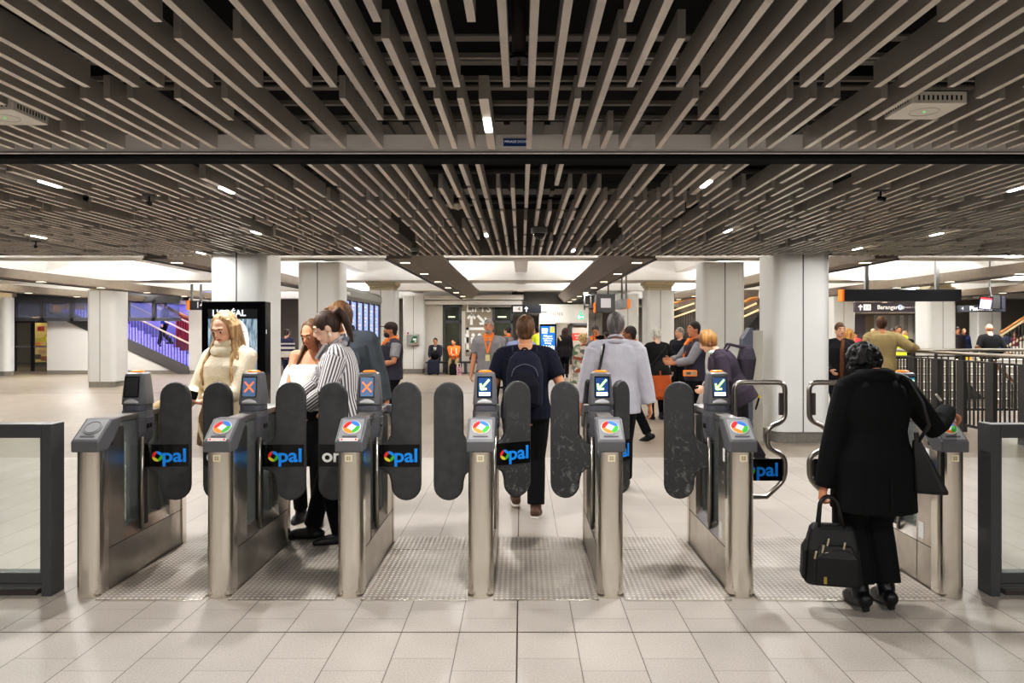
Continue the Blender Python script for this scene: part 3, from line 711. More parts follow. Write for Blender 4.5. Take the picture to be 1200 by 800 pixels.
# ticket machine and small details near the right column
g = thing('help_point', (fx(878,10.45), 10.45, 0), 'dark slate help point cabinet with sloping top beside the right near column', 'cabinet')
MB().prism([(-.10,0),(.04,0),(.04,1.66),(.0,1.66),(-.10,1.50)], 'y', -.05, .15).build('cabinet', mat('slate', (92,95,108), .5), g, bevel=.006)
MB().box(.04, .20, .0, .15, 0, 1.62).build('side_panel', mat('warm_grey', (170,166,156), .5), g)
g = thing('barrier_strap', (fx(889,10.2), 10.24, fz(466,10.2)), 'yellow and black strap hook hanging on the right near column', 'strap')
MB().bar((-.06,0,.09),(0,0,.03),.03).bar((0,0,.03),(.03,0,-.0),.05,.03).build('hook', mat('hook_yellow', (206,176,40), .5), g)
MB().bar((.02,0,0),(-.03,0,-.17),.02).build('handle', BLACK_GL, g)
MB().tube([(-.03,0,-.17),(-.08,0,-.36)], .004, 6).build('cord', mat('cord_grey', (150,148,144)), g)

# ------------------------------------------------------------------ left stair and shop
YS = 26.6
def S(px, py): return (fx(px, YS), fz(py, YS))
struct('wall_stair', MB().prism([(fx(55,YS),.14),(fx(55,YS),fz(366,YS)),(fx(60,YS),fz(366,YS)),(fx(221,YS),.14)], 'y', YS, YS+.2), mat('wall_white', (222,220,216), .6))
struct('baseboard_left', MB().box(fx(55,YS), fx(246,YS), YS-.01, YS+.2, 0, .14), PLINTH)
struct('wall_stair_end', MB().box(fx(221.5,YS), fx(246,YS), YS-.02, YS+.4, .14, fz(345,YS)), mat('wall_white'))
g = thing('staircase', (fx(140,YS), YS, 0), 'stair rising left behind the columns with dark stringer and violet lit steps', 'staircase')
ox = fx(140,YS)
A = [(fx(57,YS)-ox, fz(366,YS)), (fx(84,YS)-ox, fz(366,YS)), (fx(222,YS)-ox, fz(430,YS)), (fx(222,YS)-ox, fz(443.5,YS))]
MB().prism(A, 'y', -.06, .06).build('stringer', mat('stringer', (84,82,84), .5), g)
st = MB()
x_lo, z_lo, x_hi, z_hi = fx(222,YS)-ox, fz(434,YS), fx(70,YS)-ox, fz(362,YS)
n = 17
for k in range(n):
    t = k/n; xs = x_lo+(x_hi-x_lo)*t; zs = z_lo+(z_hi-z_lo)*(t+1/n)
    st.box(xs+(x_hi-x_lo)/n, xs, .1, 2.2, max(zs-.5, 0), zs)
st.build('steps', mat('violet_light_steps', (170,165,240), .5, emit=(120,115,240), es=.5, noise=.3, nscale=9), g)  # violet lighting painted into the step colour and glow
hr = MB()
for dy, dz in ((0.0, 1.0), (1.1, 1.15), (2.2, 1.3)):
    hr.tube([(x_lo, dy, z_lo+dz), (x_hi, dy, z_hi+dz)], .035, 8)
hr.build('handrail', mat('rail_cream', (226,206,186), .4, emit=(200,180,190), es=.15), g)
MB().tube([(x_lo, 1.6, z_lo+1.55), (x_hi, 1.6, z_hi+1.75)], .07, 8).build('timber_rail', mat('timber', (150,92,56), .5), g)
bl = MB()
for k in range(44):
    t = k/43; bl.box(x_lo+(x_hi-x_lo)*t-.012, x_lo+(x_hi-x_lo)*t+.012, -.01, .01, z_lo+(z_hi-z_lo)*t, z_lo+(z_hi-z_lo)*t+1.0)
bl.build('baluster', mat('baluster_dark', (74,72,90), .5), g)
struct('wall_violet_glow', MB().box(fx(100,29.5), fx(246,29.5), 29.5, 29.7, 0, 3.9), mat('violet_light_wall', (150,146,200), .6, noise=.4, nscale=1.2, emit=(96,96,190), es=.35))  # pale wall; the violet light on it is in its colour and glow
m_ = MB()
for k in range(14): m_.box(fx(206+k*3,29.3), fx(207.8+k*3,29.3), 29.3, 29.4, .8, 2.2)
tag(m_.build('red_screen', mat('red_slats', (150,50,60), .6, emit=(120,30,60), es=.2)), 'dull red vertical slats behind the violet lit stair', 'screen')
# upper glazed box over the stair
g = thing('glazed_bridge', (fx(24,YS), YS-.5, fz(376,YS-.5)), 'dark framed glazed bridge running over the left staircase', 'bridge')
Yb = YS-.5; bx0 = 0; bx1 = fx(222,Yb)-fx(24,Yb); zh = fz(351,Yb)-fz(376,Yb)
f_ = MB().box(0, bx1, 0, .12, 0, .12).box(0, bx1, 0, .12, zh-.12, zh).box(0, .18, 0, .12, 0, zh).box(0,bx1,.1,.8,zh,zh+.1)
for px in (60.5, 95, 127, 160, 191): f_.box(fx(px,Yb)-fx(24,Yb)-.06, fx(px,Yb)-fx(24,Yb)+.06, 0, .12, 0, zh)
f_.box(0, bx1, .3, .9, zh, zh+.75); f_.build('frame', mat('bridge_grey', (80,80,84), .5), g)
MB().box(.18, bx1-.05, .05, .06, .12, zh-.12).build('glazing', glass_mat('bridge_glass', (190,196,215), .8), g)
struct('trim_25', MB().box(fx(14,29), fx(58,29), 29, 29.2, fz(371,29), 3.9), WALL)
# shop behind a glass front at the far left
g = thing('shop', (fx(35,28.5), 28.5, 0), 'small warm lit shop behind a dark framed glass front at the far left', 'shop')
ox = fx(35,28.5); zt_ = fz(378,28.5)
f_ = MB()
for px in (16.5, 37.5): f_.box(fx(px,28.5)-ox-.05, fx(px,28.5)-ox+.05, 0, .1, 0, zt_)
f_.box(fx(15,28.5)-ox, fx(56,28.5)-ox, 0, .1, zt_, zt_+.1).build('frame', mat('shop_frame', (52,50,50), .4), g)
MB().box(fx(16,28.5)-ox, fx(55,28.5)-ox, .04, .05, 0, zt_).build('pane', glass_mat('shop_glass', (230,236,232), .88), g)
MB().box(fx(16,28.5)-ox, fx(55,28.5)-ox, .02, .04, fz(407,28.5), fz(405,28.5)).build('frosted_band', mat('frost', (200,205,200), .6), g)
MB().box(fx(14,28.5)-ox, fx(56,28.5)-ox, 2.4, 2.5, 0, 2.7).build('back_wall', mat('shop_wall_glow', (122,98,66), .7, noise=.6, nscale=2.5, emit=(170,124,66), es=.9), g)  # glow put into the back wall for the warm shop light
MB().box(fx(18,29)-ox, fx(36,29)-ox, 1.5, 1.6, .3, 2.2).build('display_case', mat('shop_case_glow', (176,160,110), .6, noise=.4, nscale=3, emit=(200,168,100), es=.8), g)  # case glows too, standing in for warm interior light
s = MB()
for k in range(5): s.box(fx(40,29)-ox, fx(55,29)-ox, 1.2, 1.5, .35+.35*k, .38+.35*k)
s.build('shelf', mat('shop_shelf', (90,70,50), .6), g)
for k, (px, py, c) in enumerate([(46,385,(200,60,50)),(50,397,(226,200,60)),(45,398,(220,190,80)),(43,404,(230,150,60)),(47,412,(190,150,110)),(50,420,(150,90,50)),(42,418,(90,70,60))]):
    X_ = fx(px,29.5); z_ = fz(py,29.5)
    tag(MB().box(X_-.09,X_+.09,29.5,29.7,z_-.10,z_+.10).build('shop_goods', mat('goods%d'%k, c, .5, emit=c, es=.5), bevel=.02), ['red round lit ornament high in the shop','yellow box on the upper right shop shelf','yellow box on the upper left shop shelf','orange box on the middle shop shelf','tan box on the lower middle shop shelf','brown box on the bottom right shop shelf','dark box on the bottom left shop shelf'][k], 'goods')  # goods carry a little glow of their own as shop lighting
lamp('POINT', 'shop_lamp', (fx(35,30), 30, 2.3), 120, (1,.78,.45), .2)
lamp('POINT', 'violet_lamp', (fx(190,28), 28.6, 3.2), 60, (.5,.45,1), .3)

# ------------------------------------------------------------------ bench by the lifts
YB = 26.9
g = thing('bench', (fx(535,YB), YB, 0), 'low dark slatted bench along the lift wall', 'bench')
bw = fx(570,YB)-fx(535,YB)
for dy in (-.22, 0, .22): MB().box(-bw, bw*1.0, dy-.09, dy+.09, .40, .45).build('slat', mat('bench_dark', (46,44,44), .5), g)
for k in (-.9, -.3, .3, .9): MB().box(k*bw-.04, k*bw+.04, -.25, .25, 0, .40).build('leg', FRAME, g)
# ------------------------------------------------------------------ right: balustrade round the stair void
XR = 7.1
g = thing('balustrade', (XR, 0, 0), 'tall dark balustrade with steel top rail around the stair opening on the right', 'balustrade')
MB().tube([(0,8.6,1.245),(0,13.75,1.245)], .03, 12, round_end=True).build('top_rail', TUBE_STEEL, g, smooth=True)
BAL = mat('baluster', (64,63,62), .5)
MB().box(-.02,.02,8.6,13.8,1.115,1.14).box(-.02,.02,8.6,13.8,.09,.13).build('rail', BAL, g)
posts = [13.72-.72*k for k in range(8)]
for y in posts:
    MB().box(-.03,.03,y-.10,y+.10,0,1.14).box(-.012,.012,y-.03,y+.03,1.14,1.23).build('post', BAL, g, bevel=.004)
for i in range(len(posts)-1):
    for k in range(1, 7):
        yy = posts[i]-.72*k/7
        MB().box(-.008,.008,yy-.012,yy+.012,.13,1.12).build('baluster', BAL, g)
g = thing('balustrade', (7.13, 13.72, 0), 'far return of the dark balustrade closing the stair opening at the back', 'balustrade')
MB().tube([(0,0,1.245),(9,0,1.245)], .03, 10).build('top_rail', TUBE_STEEL, g, smooth=True)
for k in range(1, 7): MB().box(k*1.3-.06,k*1.3+.06,-.02,.02,0,1.23).build('post', BAL, g)
s = MB()
for k in range(70):
    s.box(k*.13-.008,k*.13+.008,-.012,.012,.1,1.12)
tag(s.build('baluster', BAL, g), kind='stuff')
MB().box(0,9.1,-.02,.02,1.115,1.14).box(0,9.1,-.02,.02,.09,.13).build('rail', BAL, g)
g = thing('stair_flight', (10.6, 15.2, 0), 'broad low flight of pale grey steps behind the right balustrade', 'steps')
s = MB()
for k in range(6): s.box(-2.2, 3.2, k*.42, 2.9, .0 if k == 0 else k*.15, (k+1)*.15)
s.build('step', mat('step_grey', (176,172,164), .6, noise=.06), g)
s = MB()
for k in range(6): s.box(-2.2, 3.2, k*.42-.004, k*.42+.03, (k+1)*.15-.02, (k+1)*.15+.002)
s.build('nosing', mat('nosing', (120,116,110), .6), g)
g = thing('handrail', (fx(1097,12), 12, 0), 'white sloping handrail inside the right stair opening', 'handrail')
MB().tube([(0,0,fz(462,12)),(.46,.3,fz(487,12.3))], .02, 8).build('rail', mat('rail_white', (226,224,220), .4), g)
MB().tube([(.12,.05,fz(470,12)-.0),(.12,.05,0)], .014, 8).build('post', BAL, g)
for n, px in enumerate((1138.5, 1147)):
    tag(MB().box(fx(px,17.6)-.075, fx(px,17.6)+.075, 17.6, 17.75, 0, fz(413+n*8,17.6)).build('bollard', mat('bollard_yellow', (222,172,30), .5), bevel=.01),
        ['tall yellow post behind the right balustrade','shorter yellow post behind the right balustrade, right of the tall one'][n], 'post', 'yellow posts')
# stair going down with timber rail, and the up stair at the right edge
g = thing('stair_down', (fx(1160,14.5), 14.5, 0), 'stair with timber topped rail and white stringers dropping away at the right', 'staircase')
ox = fx(1160,14.5)
def T(px, py, dy=0): return (fx(px,14.5+dy)-ox, dy, fz(py,14.5+dy))
MB().bar(T(1144,405), T(1187,447), .06, .05).build('timber_rail', mat('timber2', (138,104,78), .5), g)
MB().bar(T(1139,418,.3), T(1152,428,.3), .05).bar(T(1160,440,.3), T(1188,470,.3), .06).bar(T(1163,470,.3), T(1192,497,.3), .06).bar(T(1165,448,.6), T(1190,472,.6), .04).build('stringer', mat('rail_white'), g)
s = MB()
for k in range(9):
    x_, y_, z_ = T(1150+4.5*k, 413+4.6*k); s.bar((x_, y_, z_), (x_, y_, max(z_-.85, .0)), .022)
s.build('baluster', BAL, g)
MB().prism([(T(1160,470)[0],0.02),(T(1160,445)[0],T(1160,448)[2]),(T(1198,486)[0],T(1198,486)[2]),(T(1198,486)[0],0.02)], 'y', .8, .9).build('side_wall', mat('stair_side_dark', (70,66,62), .7), g)  # side wall in one even dark colour
g = thing('staircase', (fx(1175,20.5), 20.5, 0), 'stair with cream rails climbing away at the right edge of the frame', 'staircase')
ox = fx(1175,20.5)
def T(px, py, dy=0): return (fx(px,20.5+dy)-ox, dy, fz(py,20.5+dy))
MB().tube([T(1172,390), T(1215,362)], .035, 8).build('timber_rail', mat('timber3', (196,134,76), .5), g)
MB().tube([T(1168,396,.0), T(1215,366.5,.0)], .035, 8).tube([T(1178,407,.1), T(1215,386,.1)], .035, 8).build('handrail', mat('rail_cream2', (232,214,184), .4), g)
s = MB()
for k in range(10):
    a_ = T(1178+4*k, 390-2.5*k); s.bar(a_, (a_[0], a_[1], a_[2]-1.0), .02)
s.build('baluster', BAL, g)
s = MB()
for k in range(9): s.box(.1+.25*k, 1.6+.25*k, .3, 2.0, 0, .16*(k+1))
s.build('step', mat('step_grey'), g)
MB().prism([(.3,0),(3.2,0),(3.2,1.7),(2.6,1.7)], 'y', .2, .28).build('stringer', mat('stringer'), g)
MB().box(-.9,-.1,-.6,-.4,.93,.99).build('landing_rail', mat('timber2'), g)
# balcony structures behind the right columns (stairs seen between the white columns)
for n, (pa, pb, Y) in enumerate(((792, 815, 27.0), (873, 889, 22.0))):
    g = thing('staircase', (fx(pa,Y), Y, 0), ['stair with lit cream handrails seen between two columns right of centre','sloping dark stair side with pale steps in the gap left of the right near column'][n], 'staircase')
    wv = fx(pb,Y)-fx(pa,Y)
    MB().prism([(0,fz(388,Y) if n else fz(372,Y)),(wv,fz(368,Y) if n else fz(355,Y)),(wv,fz(385,Y)),(0,fz(398,Y))][:4], 'y', 0, .1).build('stringer', mat('stringer'), g) if n else None
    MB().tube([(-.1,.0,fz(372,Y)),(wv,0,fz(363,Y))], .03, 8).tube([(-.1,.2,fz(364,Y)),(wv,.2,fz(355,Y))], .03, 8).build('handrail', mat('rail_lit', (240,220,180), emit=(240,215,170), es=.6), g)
    MB().tube([(-.1,.1,fz(356,Y)),(wv*.5,.1,fz(350,Y)),(wv,.1,fz(349,Y))], .05, 8).build('timber_rail', mat('timber3'), g)
    s = MB()
    for k in range(9): s.box(wv*k/8-.015, wv*k/8+.015, .0, .03, fz(405,Y), fz(366,Y))
    s.build('baluster', BAL, g)
    MB().box(-.3, wv+.2, .6, .7, 0, 2.9).build('back_panel', mat('stair_back', (104,96,88), .7, noise=.3, nscale=3), g)

for X_, Y_, Z_, e_ in ((-2, 25, 2.95, 120), (0.6, 26, 2.95, 120), (1.6, 30, 2.45, 90), (3, 33, 2.45, 90), (12, 30, 2.4, 140), (17, 28, 2.9, 160), (-15, 24.5, 2.9, 160), (12, 17, 2.9, 160), (10, 23, 2.9, 140)):  # extra lamps added to brighten the dim lobby, passage and far sides
    lamp('AREA', 'lobby_fill_lamp', (X_, Y_, Z_), e_*P_LOB_FILL, (1,.965,.92), .3, .3)
# ------------------------------------------------------------------ ticket gates
GY = 4.33; HY = .60; GL = 1.20
GX = [-2.63, -1.835, -1.04, -.245, .547, 1.343, 2.62]
SMOKE = glass_mat('smoked_glass', (222,226,224), .84)
RED_I, GREEN_I, BLUE_I, ORANGE_I, YEL_I = [mat(n, c, .35, emit=c, es=.15) for n, c in (('ink_red',(222,52,46)),('ink_green',(70,176,70)),('ink_blue',(66,120,205)),('ink_orange',(240,136,60)),('ink_yellow',(214,196,60)))]
INK_W = mat('logo_white', (236,236,232), .4)
PAL_BLUE = mat('pal_blue', (28,140,226), .4, emit=(28,140,226), es=.2)
def ring_logo(parent, c, u, v, R, hole, name='ring_logo'):
    """four coloured quarters round an eight-sided opening"""
    c, u, v = V(c), V(u), V(v); n = u.cross(v).normalized()*.0012
    cols = [BLUE_I, RED_I, ORANGE_I, GREEN_I] if hole < 0 else [PAL_BLUE, RED_I, YEL_I, GREEN_I]
    h = abs(hole)
    for q in range(4):
        vs = []; fs = []; K = 7; a0 = math.radians(q*90+12)
        for k in range(K):
            a = a0+math.pi/2*k/(K-1); ri = h/ max(abs(math.cos((a-a0)%(math.pi/2)-math.pi/4)), .7)*.85
            for r in (ri, R): vs.append(c+(u*math.cos(a)+v*math.sin(a))*r+n)
        for k in range(K-1): fs.append((2*k, 2*k+1, 2*k+3, 2*k+2))
        o = MB().add(vs, fs).build(name, cols[q], parent)
ARROW_W = mat('arrow_lit', (232,255,214), emit=(226,255,190), es=1.1)
ARROW_E = mat('arrow_edge', (120,190,50), emit=(120,200,50), es=.6)
CROSS = mat('cross_lit', (255,122,70), emit=(255,118,66), es=1.0)
SCR_B = mat('screen_navy', (36,70,120), .25, emit=(36,70,120), es=.5)
SCR_G = mat('screen_slate', (86,110,140), .25, emit=(80,105,140), es=.45)
SCR_C = mat('screen_teal', (40,140,170), .25, emit=(40,140,170), es=.5, noise=.5, nscale=30)
def seg_bar(mb, a, b, w, y0, y1):
    mb.bar((a[0],(y0+y1)/2,a[1]), (b[0],(y0+y1)/2,b[1]), abs(y1-y0), w, up=(0,1,0)) if False else mb.bar((a[0],(y0+y1)/2,a[1]), (b[0],(y0+y1)/2,b[1]), w, abs(y1-y0), up=(0,1,0))
PADS = mat('pad_scuffed', (46,46,46), .5, bump=.12, bscale=220)
def scuffs(m):
    nt = m.node_tree; N = nt.nodes; K = nt.links; b = N['Principled BSDF']; tc = N.new('ShaderNodeTexCoord')
    n = N.new('ShaderNodeTexNoise'); n.inputs['Scale'].default_value = 11; n.inputs['Detail'].default_value = 7; n.inputs['Roughness'].default_value = .72; n.inputs['Distortion'].default_value = 2.2; K.new(tc.outputs['Object'], n.inputs['Vector'])
    r = N.new('ShaderNodeValToRGB'); e = r.color_ramp.elements; e[0].position = .545; e[0].color = (0,0,0,1); e[1].position = .63; e[1].color = (1,1,1,1); K.new(n.outputs['Fac'], r.inputs[0])
    sp = N.new('ShaderNodeSeparateXYZ'); K.new(tc.outputs['Object'], sp.inputs[0])
    mr = N.new('ShaderNodeMapRange'); mr.inputs['From Min'].default_value = .45; mr.inputs['From Max'].default_value = 1.1; mr.inputs['To Min'].default_value = .85; mr.inputs['To Max'].default_value = .10; K.new(sp.outputs[2], mr.inputs['Value'])
    mu = N.new('ShaderNodeMath'); mu.operation = 'MULTIPLY'; K.new(r.outputs[0], mu.inputs[0]); K.new(mr.outputs[0], mu.inputs[1])
    mx = N.new('ShaderNodeMix'); mx.data_type = 'RGBA'; K.new(mu.outputs[0], mx.inputs['Factor']); mx.inputs['A'].default_value = (*lin((66,66,66)),1); mx.inputs['B'].default_value = (*lin((150,150,146)),1)
    K.new(mx.outputs['Result'], b.inputs['Base Color'])
scuffs(PADS)
def paddle(g, side, theta, sign, cut=0.0, scuff=False):
    """padded leaf hinged on the gate; side +1 right, -1 left, theta opens it away"""
    pts = [(.045,.832),(.085,.838),(.125,.862),(.148,.905)]
    pts += [(.2525+.1025*math.cos(a), 1.163+.1025*math.sin(a)) for a in [math.pi*(1-k/10) for k in range(11)]]
    pts += [(.2525+.1025*math.cos(a), .555-.1025*math.sin(a)) for a in [math.pi*k/10 for k in range(11)]]
    pts += [(.148,.585),(.135,.63),(.10,.662),(.045,.672)]
    o = MB().prism([(side*p[0], p[1]) for p in pts], 'y', -.02, .02).build('paddle', PADS if scuff else BLACK_PAD, g, bevel=.012, seg=3, loc=(side*.0, HY, 0), rot=(0,0,side*theta))
    if sign:
        a, b = sorted((side*.05, side*.345))
        p_ = MB().box(a, b, -.0235, -.0205, .688, .838).build('sign_panel', BLACK_GL, o)
        if sign == 'opal':
            cx0 = a+.088; zc = .758
            ring_logo(p_, (cx0, -.0235, zc), (1,0,0), (0,0,1), .036, .017)
            text('lettering', 'pal', .128, PAL_BLUE, p_, (a+.118, -.0245, .759), align='LEFT', off=.0032, sx=1.14)
        else:
            text('lettering', sign, .125, INK_W, p_, ((a+b)/2-.01, -.0245, .758), off=.0032, sx=1.1)
    return o
def loop_leaf(g, side, ext, sign, theta=0):
    P = [(.125,.48),(.125,1.262),(.47+ext,1.262),(.47+ext,1.0),(.35+ext,.955),(.35+ext,.81),(.47+ext,.76),(.47+ext,.60),(.35+ext,.478)]
    pts = curve_pts([(side*p[0], 0, p[1]) for p in P], .055, 6)[1:-1]
    pts = [V((side*.125,0,.49))]+pts+[V((side*.345+side*ext,0,.478)), V((side*.16,0,.478))]
    o = MB().tube(pts, .0175, 12, closed=True).build('loop_leaf', TUBE_STEEL, g, smooth=True, loc=(0,HY,0), rot=(0,0,side*theta))
    a, b = sorted((side*.14, side*(.445+ext)))
    MB().box(min(side*(.43+ext), side*(.455+ext)), max(side*(.43+ext), side*(.455+ext)), -.012, .012, 1.04, 1.19).box(min(side*(.43+ext), side*(.455+ext)), max(side*(.43+ext), side*(.455+ext)), -.012, .012, .62, .73).build('bumper', mat('bumper_grey', (96,90,82), .5, .4), o)
    if sign:
        p_ = MB().box(a, b, -.02, -.012, .592, .742).build('sign_panel', BLACK_GL, o)
        ring_logo(p_, (a+.085, -.0205, .664), (1,0,0), (0,0,1), .034, .016)
        text('lettering', 'pal', .125, PAL_BLUE, p_, (a+.125, -.0215, .664), align='LEFT', off=.003, sx=1.08)
    return o
def gate(i, label, screen, left=None, right=None, reader='logo', sticker=False, seam=True):
    g = thing('ticket_gate', (GX[i], GY, 0), label, 'ticket gate', 'ticket gates across the hall')
    w = .0775
    # front and back posts: brushed steel with fully rounded corners
    for nm, f in (('front_post', lambda y: y), ('back_post', lambda y: GL-y)):
        r_ = .068
        poly = [(-w, .12), (-w, r_)]+[(-w+r_-r_*math.cos(a), r_-r_*math.sin(a)) for a in [math.pi/2*k/9 for k in range(1, 10)]]
        poly += [(w-r_+r_*math.sin(a), r_-r_*math.cos(a)) for a in [math.pi/2*k/9 for k in range(0, 10)]]+[(w, .12)]
        o = MB().prism([(x, f(y)) for x, y in poly], 'z', 0, .892).build(nm, STEEL, g)
        if nm == 'front_post' and i > 0:
            MB().box(-.022, .022, -.0025, .004, .828, .868).build('asset_sticker', mat('sticker_cream', (222,212,184), .5), o)
            s = MB()
            for a in (-.012, .002): s.box(a, a+.010, -.004, -.0025, .838, .848).box(a, a+.010, -.004, -.0025, .851, .860)
            s.build('asset_sticker_marks', mat('sticker_ink', (160,146,120), .5), o)
    # body: end cheeks, sill with sloped ledge, top bar
    W2 = .07
    MB().box(-W2, W2, .115, .30, 0, 1.01).build('cheek_panel', STEEL_SIDE, g, bevel=.003)
    MB().box(-W2, W2, GL-.30, GL-.115, 0, 1.01).build('cheek_panel', STEEL_SIDE, g, bevel=.003)
    MB().prism([(-W2,0),(W2,0),(W2,.272),(.030,.340),(-.030,.340),(-W2,.272)], 'y', .29, GL-.29).build('sill_panel', STEEL_SIDE, g)
    s = MB()
    for sx in (-1, 1):
        s.box(sx*(W2+.0005)-.0008, sx*(W2+.0005)+.0008, .12, GL-.12, .268, .272).box(sx*(W2+.0005)-.0008, sx*(W2+.0005)+.0008, .1155, .1195, .02, .88)
        s.box(sx*(W2+.001)-.001, sx*(W2+.001)+.001, .135, .165, .905, .945)
    s.build('panel_seam', BLACKISH, g)
    MB().box(-.05, .05, .18, GL-.18, 1.028, 1.066).build('top_bar', mat('bar_steel', (150,146,142), .4, .8), g, bevel=.006)
    for sx in (-1, 1):
        MB().box(sx*.032-.003, sx*.032+.003, .30, GL-.30, .325, 1.03).build('side_window', SMOKE, g)
    MB().box(-.058, .058, HY-.045, HY+.02, .30, 1.0).build('hinge_column', mat('hinge_black', (24,24,26), .4), g)
    MB().box(-.034, .034, GL-.40, GL-.36, .32, 1.03).build('mullion', DARK_PL, g)
    for sx in (-1, 1):
        MB().tube([(sx*.066, HY-.075, .28), (sx*.066, HY-.075, .90)], .013, 12).build('hinge_pole', TUBE_STEEL, g, smooth=True)
    # reader heads, one at each end
    for front_ in (True, False):
        f = (lambda y: y) if front_ else (lambda y: GL-y)
        prof = [(-.006,.884),(-.008,.95),(.145,1.070),(.24,1.070),(.235,1.02),(.105,.884)]
        h = MB().prism([(f(y), z) for y, z in prof], 'x', -.084, .084).build('reader_head', GREY_PL, g, bevel=.009, seg=3)
        d = V((0, .153, .12)).normalized(); nrm = V((0, -.12, .153)).normalized()
        base = V((0, -.008, .95))
        def P(x, t, e=.001):
            q = base+d*t+nrm*e+V((x,0,0)); q.y = f(q.y); return q
        du = V((1,0,0)); dv = (d if front_ else V((0,-d.y,d.z)))
        cx = P(0, .115)
        MB().add([P(-.07,.018,.0015),P(.07,.018,.0015),P(.066,.188,.0015),P(-.066,.188,.0015),P(-.07,.018,-.004),P(.07,.018,-.004),P(.066,.188,-.004),P(-.066,.188,-.004)],[(0,1,2,3),(7,6,5,4),(0,4,5,1),(1,5,6,2),(2,6,7,3),(3,7,4,0)]).build('face_plate', GREY_PL2, h)
        lit = reader == 'logo' or not front_
        m_ = MB(); up = nrm.copy(); up.y = up.y if front_ else -up.y
        m_.loft([(cx+up*.002, du*.056, dv*.056),(cx+up*.006, du*.054, dv*.054)], 28)
        rd = m_.build('reader_disc', INK_W if lit else GREY_PL2, h)
        if lit: ring_logo(rd, cx+up*.0068, du, dv, .051, -.026)
        else: MB().tube([cx+up*.0065+du*.046*math.cos(a*.2618)+dv*.046*math.sin(a*.2618) for a in range(24)], .0016, 4, closed=True).build('ring', DARK_PL, rd)
        q = P(0, .038, .003)
        MB().add([P(-.045,.034,.0035),P(.045,.034,.0035),P(.045,.046,.0035),P(-.045,.046,.0035)],[(0,1,2,3)]).build('caption_strip', DARK_PL, h, recalc=False)
        if sticker and front_:
            MB().add([P(-.055,.004,.002),P(.055,.004,.002),P(.055,.026,.0022),P(-.055,.026,.0022)],[(0,1,2,3)]).build('notice_sticker', INK_W, h, recalc=False)
            MB().add([P(-.05,.009,.003),P(-.036,.009,.003),P(-.036,.022,.0032),P(-.05,.022,.0032)],[(0,1,2,3)]).add([P(.036,.009,.003),P(.05,.009,.003),P(.05,.022,.0032),P(.036,.022,.0032)],[(0,1,2,3)]).add([P(-.03,.013,.003),P(.03,.013,.003),P(.03,.017,.0032),P(-.03,.017,.0032)],[(0,1,2,3)]).build('notice_mark', RED_I, h, recalc=False)
    # display pod straddling the bar over the hinge
    X_, Y_ = V((1,0,0)), V((0,1,0))
    def R(z, a, c): return ((0, HY, z), X_*a, Y_*c)
    lo = MB().loft([R(.835,.030,.03),R(.845,.055,.055),R(.875,.076,.078),R(.93,.086,.090),R(1.03,.088,.094)], 28, power=3.2).build('pod_base', mat('pod_base', (90,90,95), .45), g, smooth=False, bevel=.003)
    for sx in (-1, 1):
        MB().box(min(sx*.084,sx*.0895), max(sx*.084,sx*.0895), HY-.045, HY-.022, .955, .985).box(min(sx*.084,sx*.0895), max(sx*.084,sx*.0895), HY-.010, HY+.014, .955, .985).build('socket', BLACK_GL, lo)
    MB().loft([R(1.032,.085,.092),R(1.075,.085,.092)], 28, power=3.2).build('pod_collar', GREY_PL, g)
    MB().loft([R(1.078,.080,.088),R(1.115,.080,.088)], 28, power=3.2).build('pod_ring', mat('pod_ring', (88,89,97), .45), g)
    up_ = MB().loft([R(1.118,.084,.090),R(1.16,.082,.088),R(1.30,.070,.070),R(1.325,.066,.064),R(1.334,.056,.052)], 28, power=4.0).build('pod_head', GREY_PL, g, bevel=.003)
    MB().loft([R(1.333,.046,.030),R(1.342,.044,.028),R(1.347,.034,.02)], 20).build('status_light', ORANGE, up_)
    yb = lambda z: HY-.0895-.0025+(z-1.16)*.128
    def S(x, z, e=0.0): return (x, yb(z)-e, z)
    def plate(mb, x0, x1, z0, z1, e, t=.002): 
        mb.add([S(x0,z0,e),S(x1,z0,e),S(x1,z1,e),S(x0,z1,e),S(x0,z0,e-t),S(x1,z0,e-t),S(x1,z1,e-t),S(x0,z1,e-t)],[(0,1,2,3),(7,6,5,4),(0,4,5,1),(1,5,6,2),(2,6,7,3),(3,7,4,0)]); return mb
    sm = {'cross': SCR_G, 'arrow': SCR_B, 'teal': SCR_C, 'off': mat('screen_off', (40,44,44), .2)}[screen]
    plate(MB(), -.050, .050, 1.168, 1.308, .001).build('bezel', BLACK_GL, up_)
    sN = plate(MB(), -.043, .043, 1.175, 1.300, .0022).build('screen', sm, up_)
    def stroke(name, m, segs_, w_, e):
        q = MB()
        for a, c in segs_:
            dx, dz = c[0]-a[0], c[1]-a[1]; L = math.hypot(dx, dz); ox, oz = -dz/L*w_/2, dx/L*w_/2
            q.add([S(a[0]-ox,a[1]-oz,e),S(c[0]-ox,c[1]-oz,e),S(c[0]+ox,c[1]+oz,e),S(a[0]+ox,a[1]+oz,e)],[(0,1,2,3)])
        q.build(name, m, sN, recalc=False)
    if screen == 'cross':
        stroke('cross_symbol', CROSS, [((-.030,1.205),(.030,1.272)),((-.030,1.272),(.030,1.205))], .0105, .004)
    elif screen == 'arrow':
        A_ = [((.031,1.288),(-.022,1.228)),((-.028,1.262),(-.024,1.221)),((-.026,1.222),(.014,1.226))]
        stroke('arrow_outline', ARROW_E, A_, .018, .0035); stroke('arrow_symbol', ARROW_W, A_, .011, .0045)
        plate(MB(), -.038, .038, 1.179, 1.203, .004, .001).build('text_bar', mat('bar_white', (240,246,255), emit=(235,244,255), es=1.0), sN)
    elif screen == 'teal':
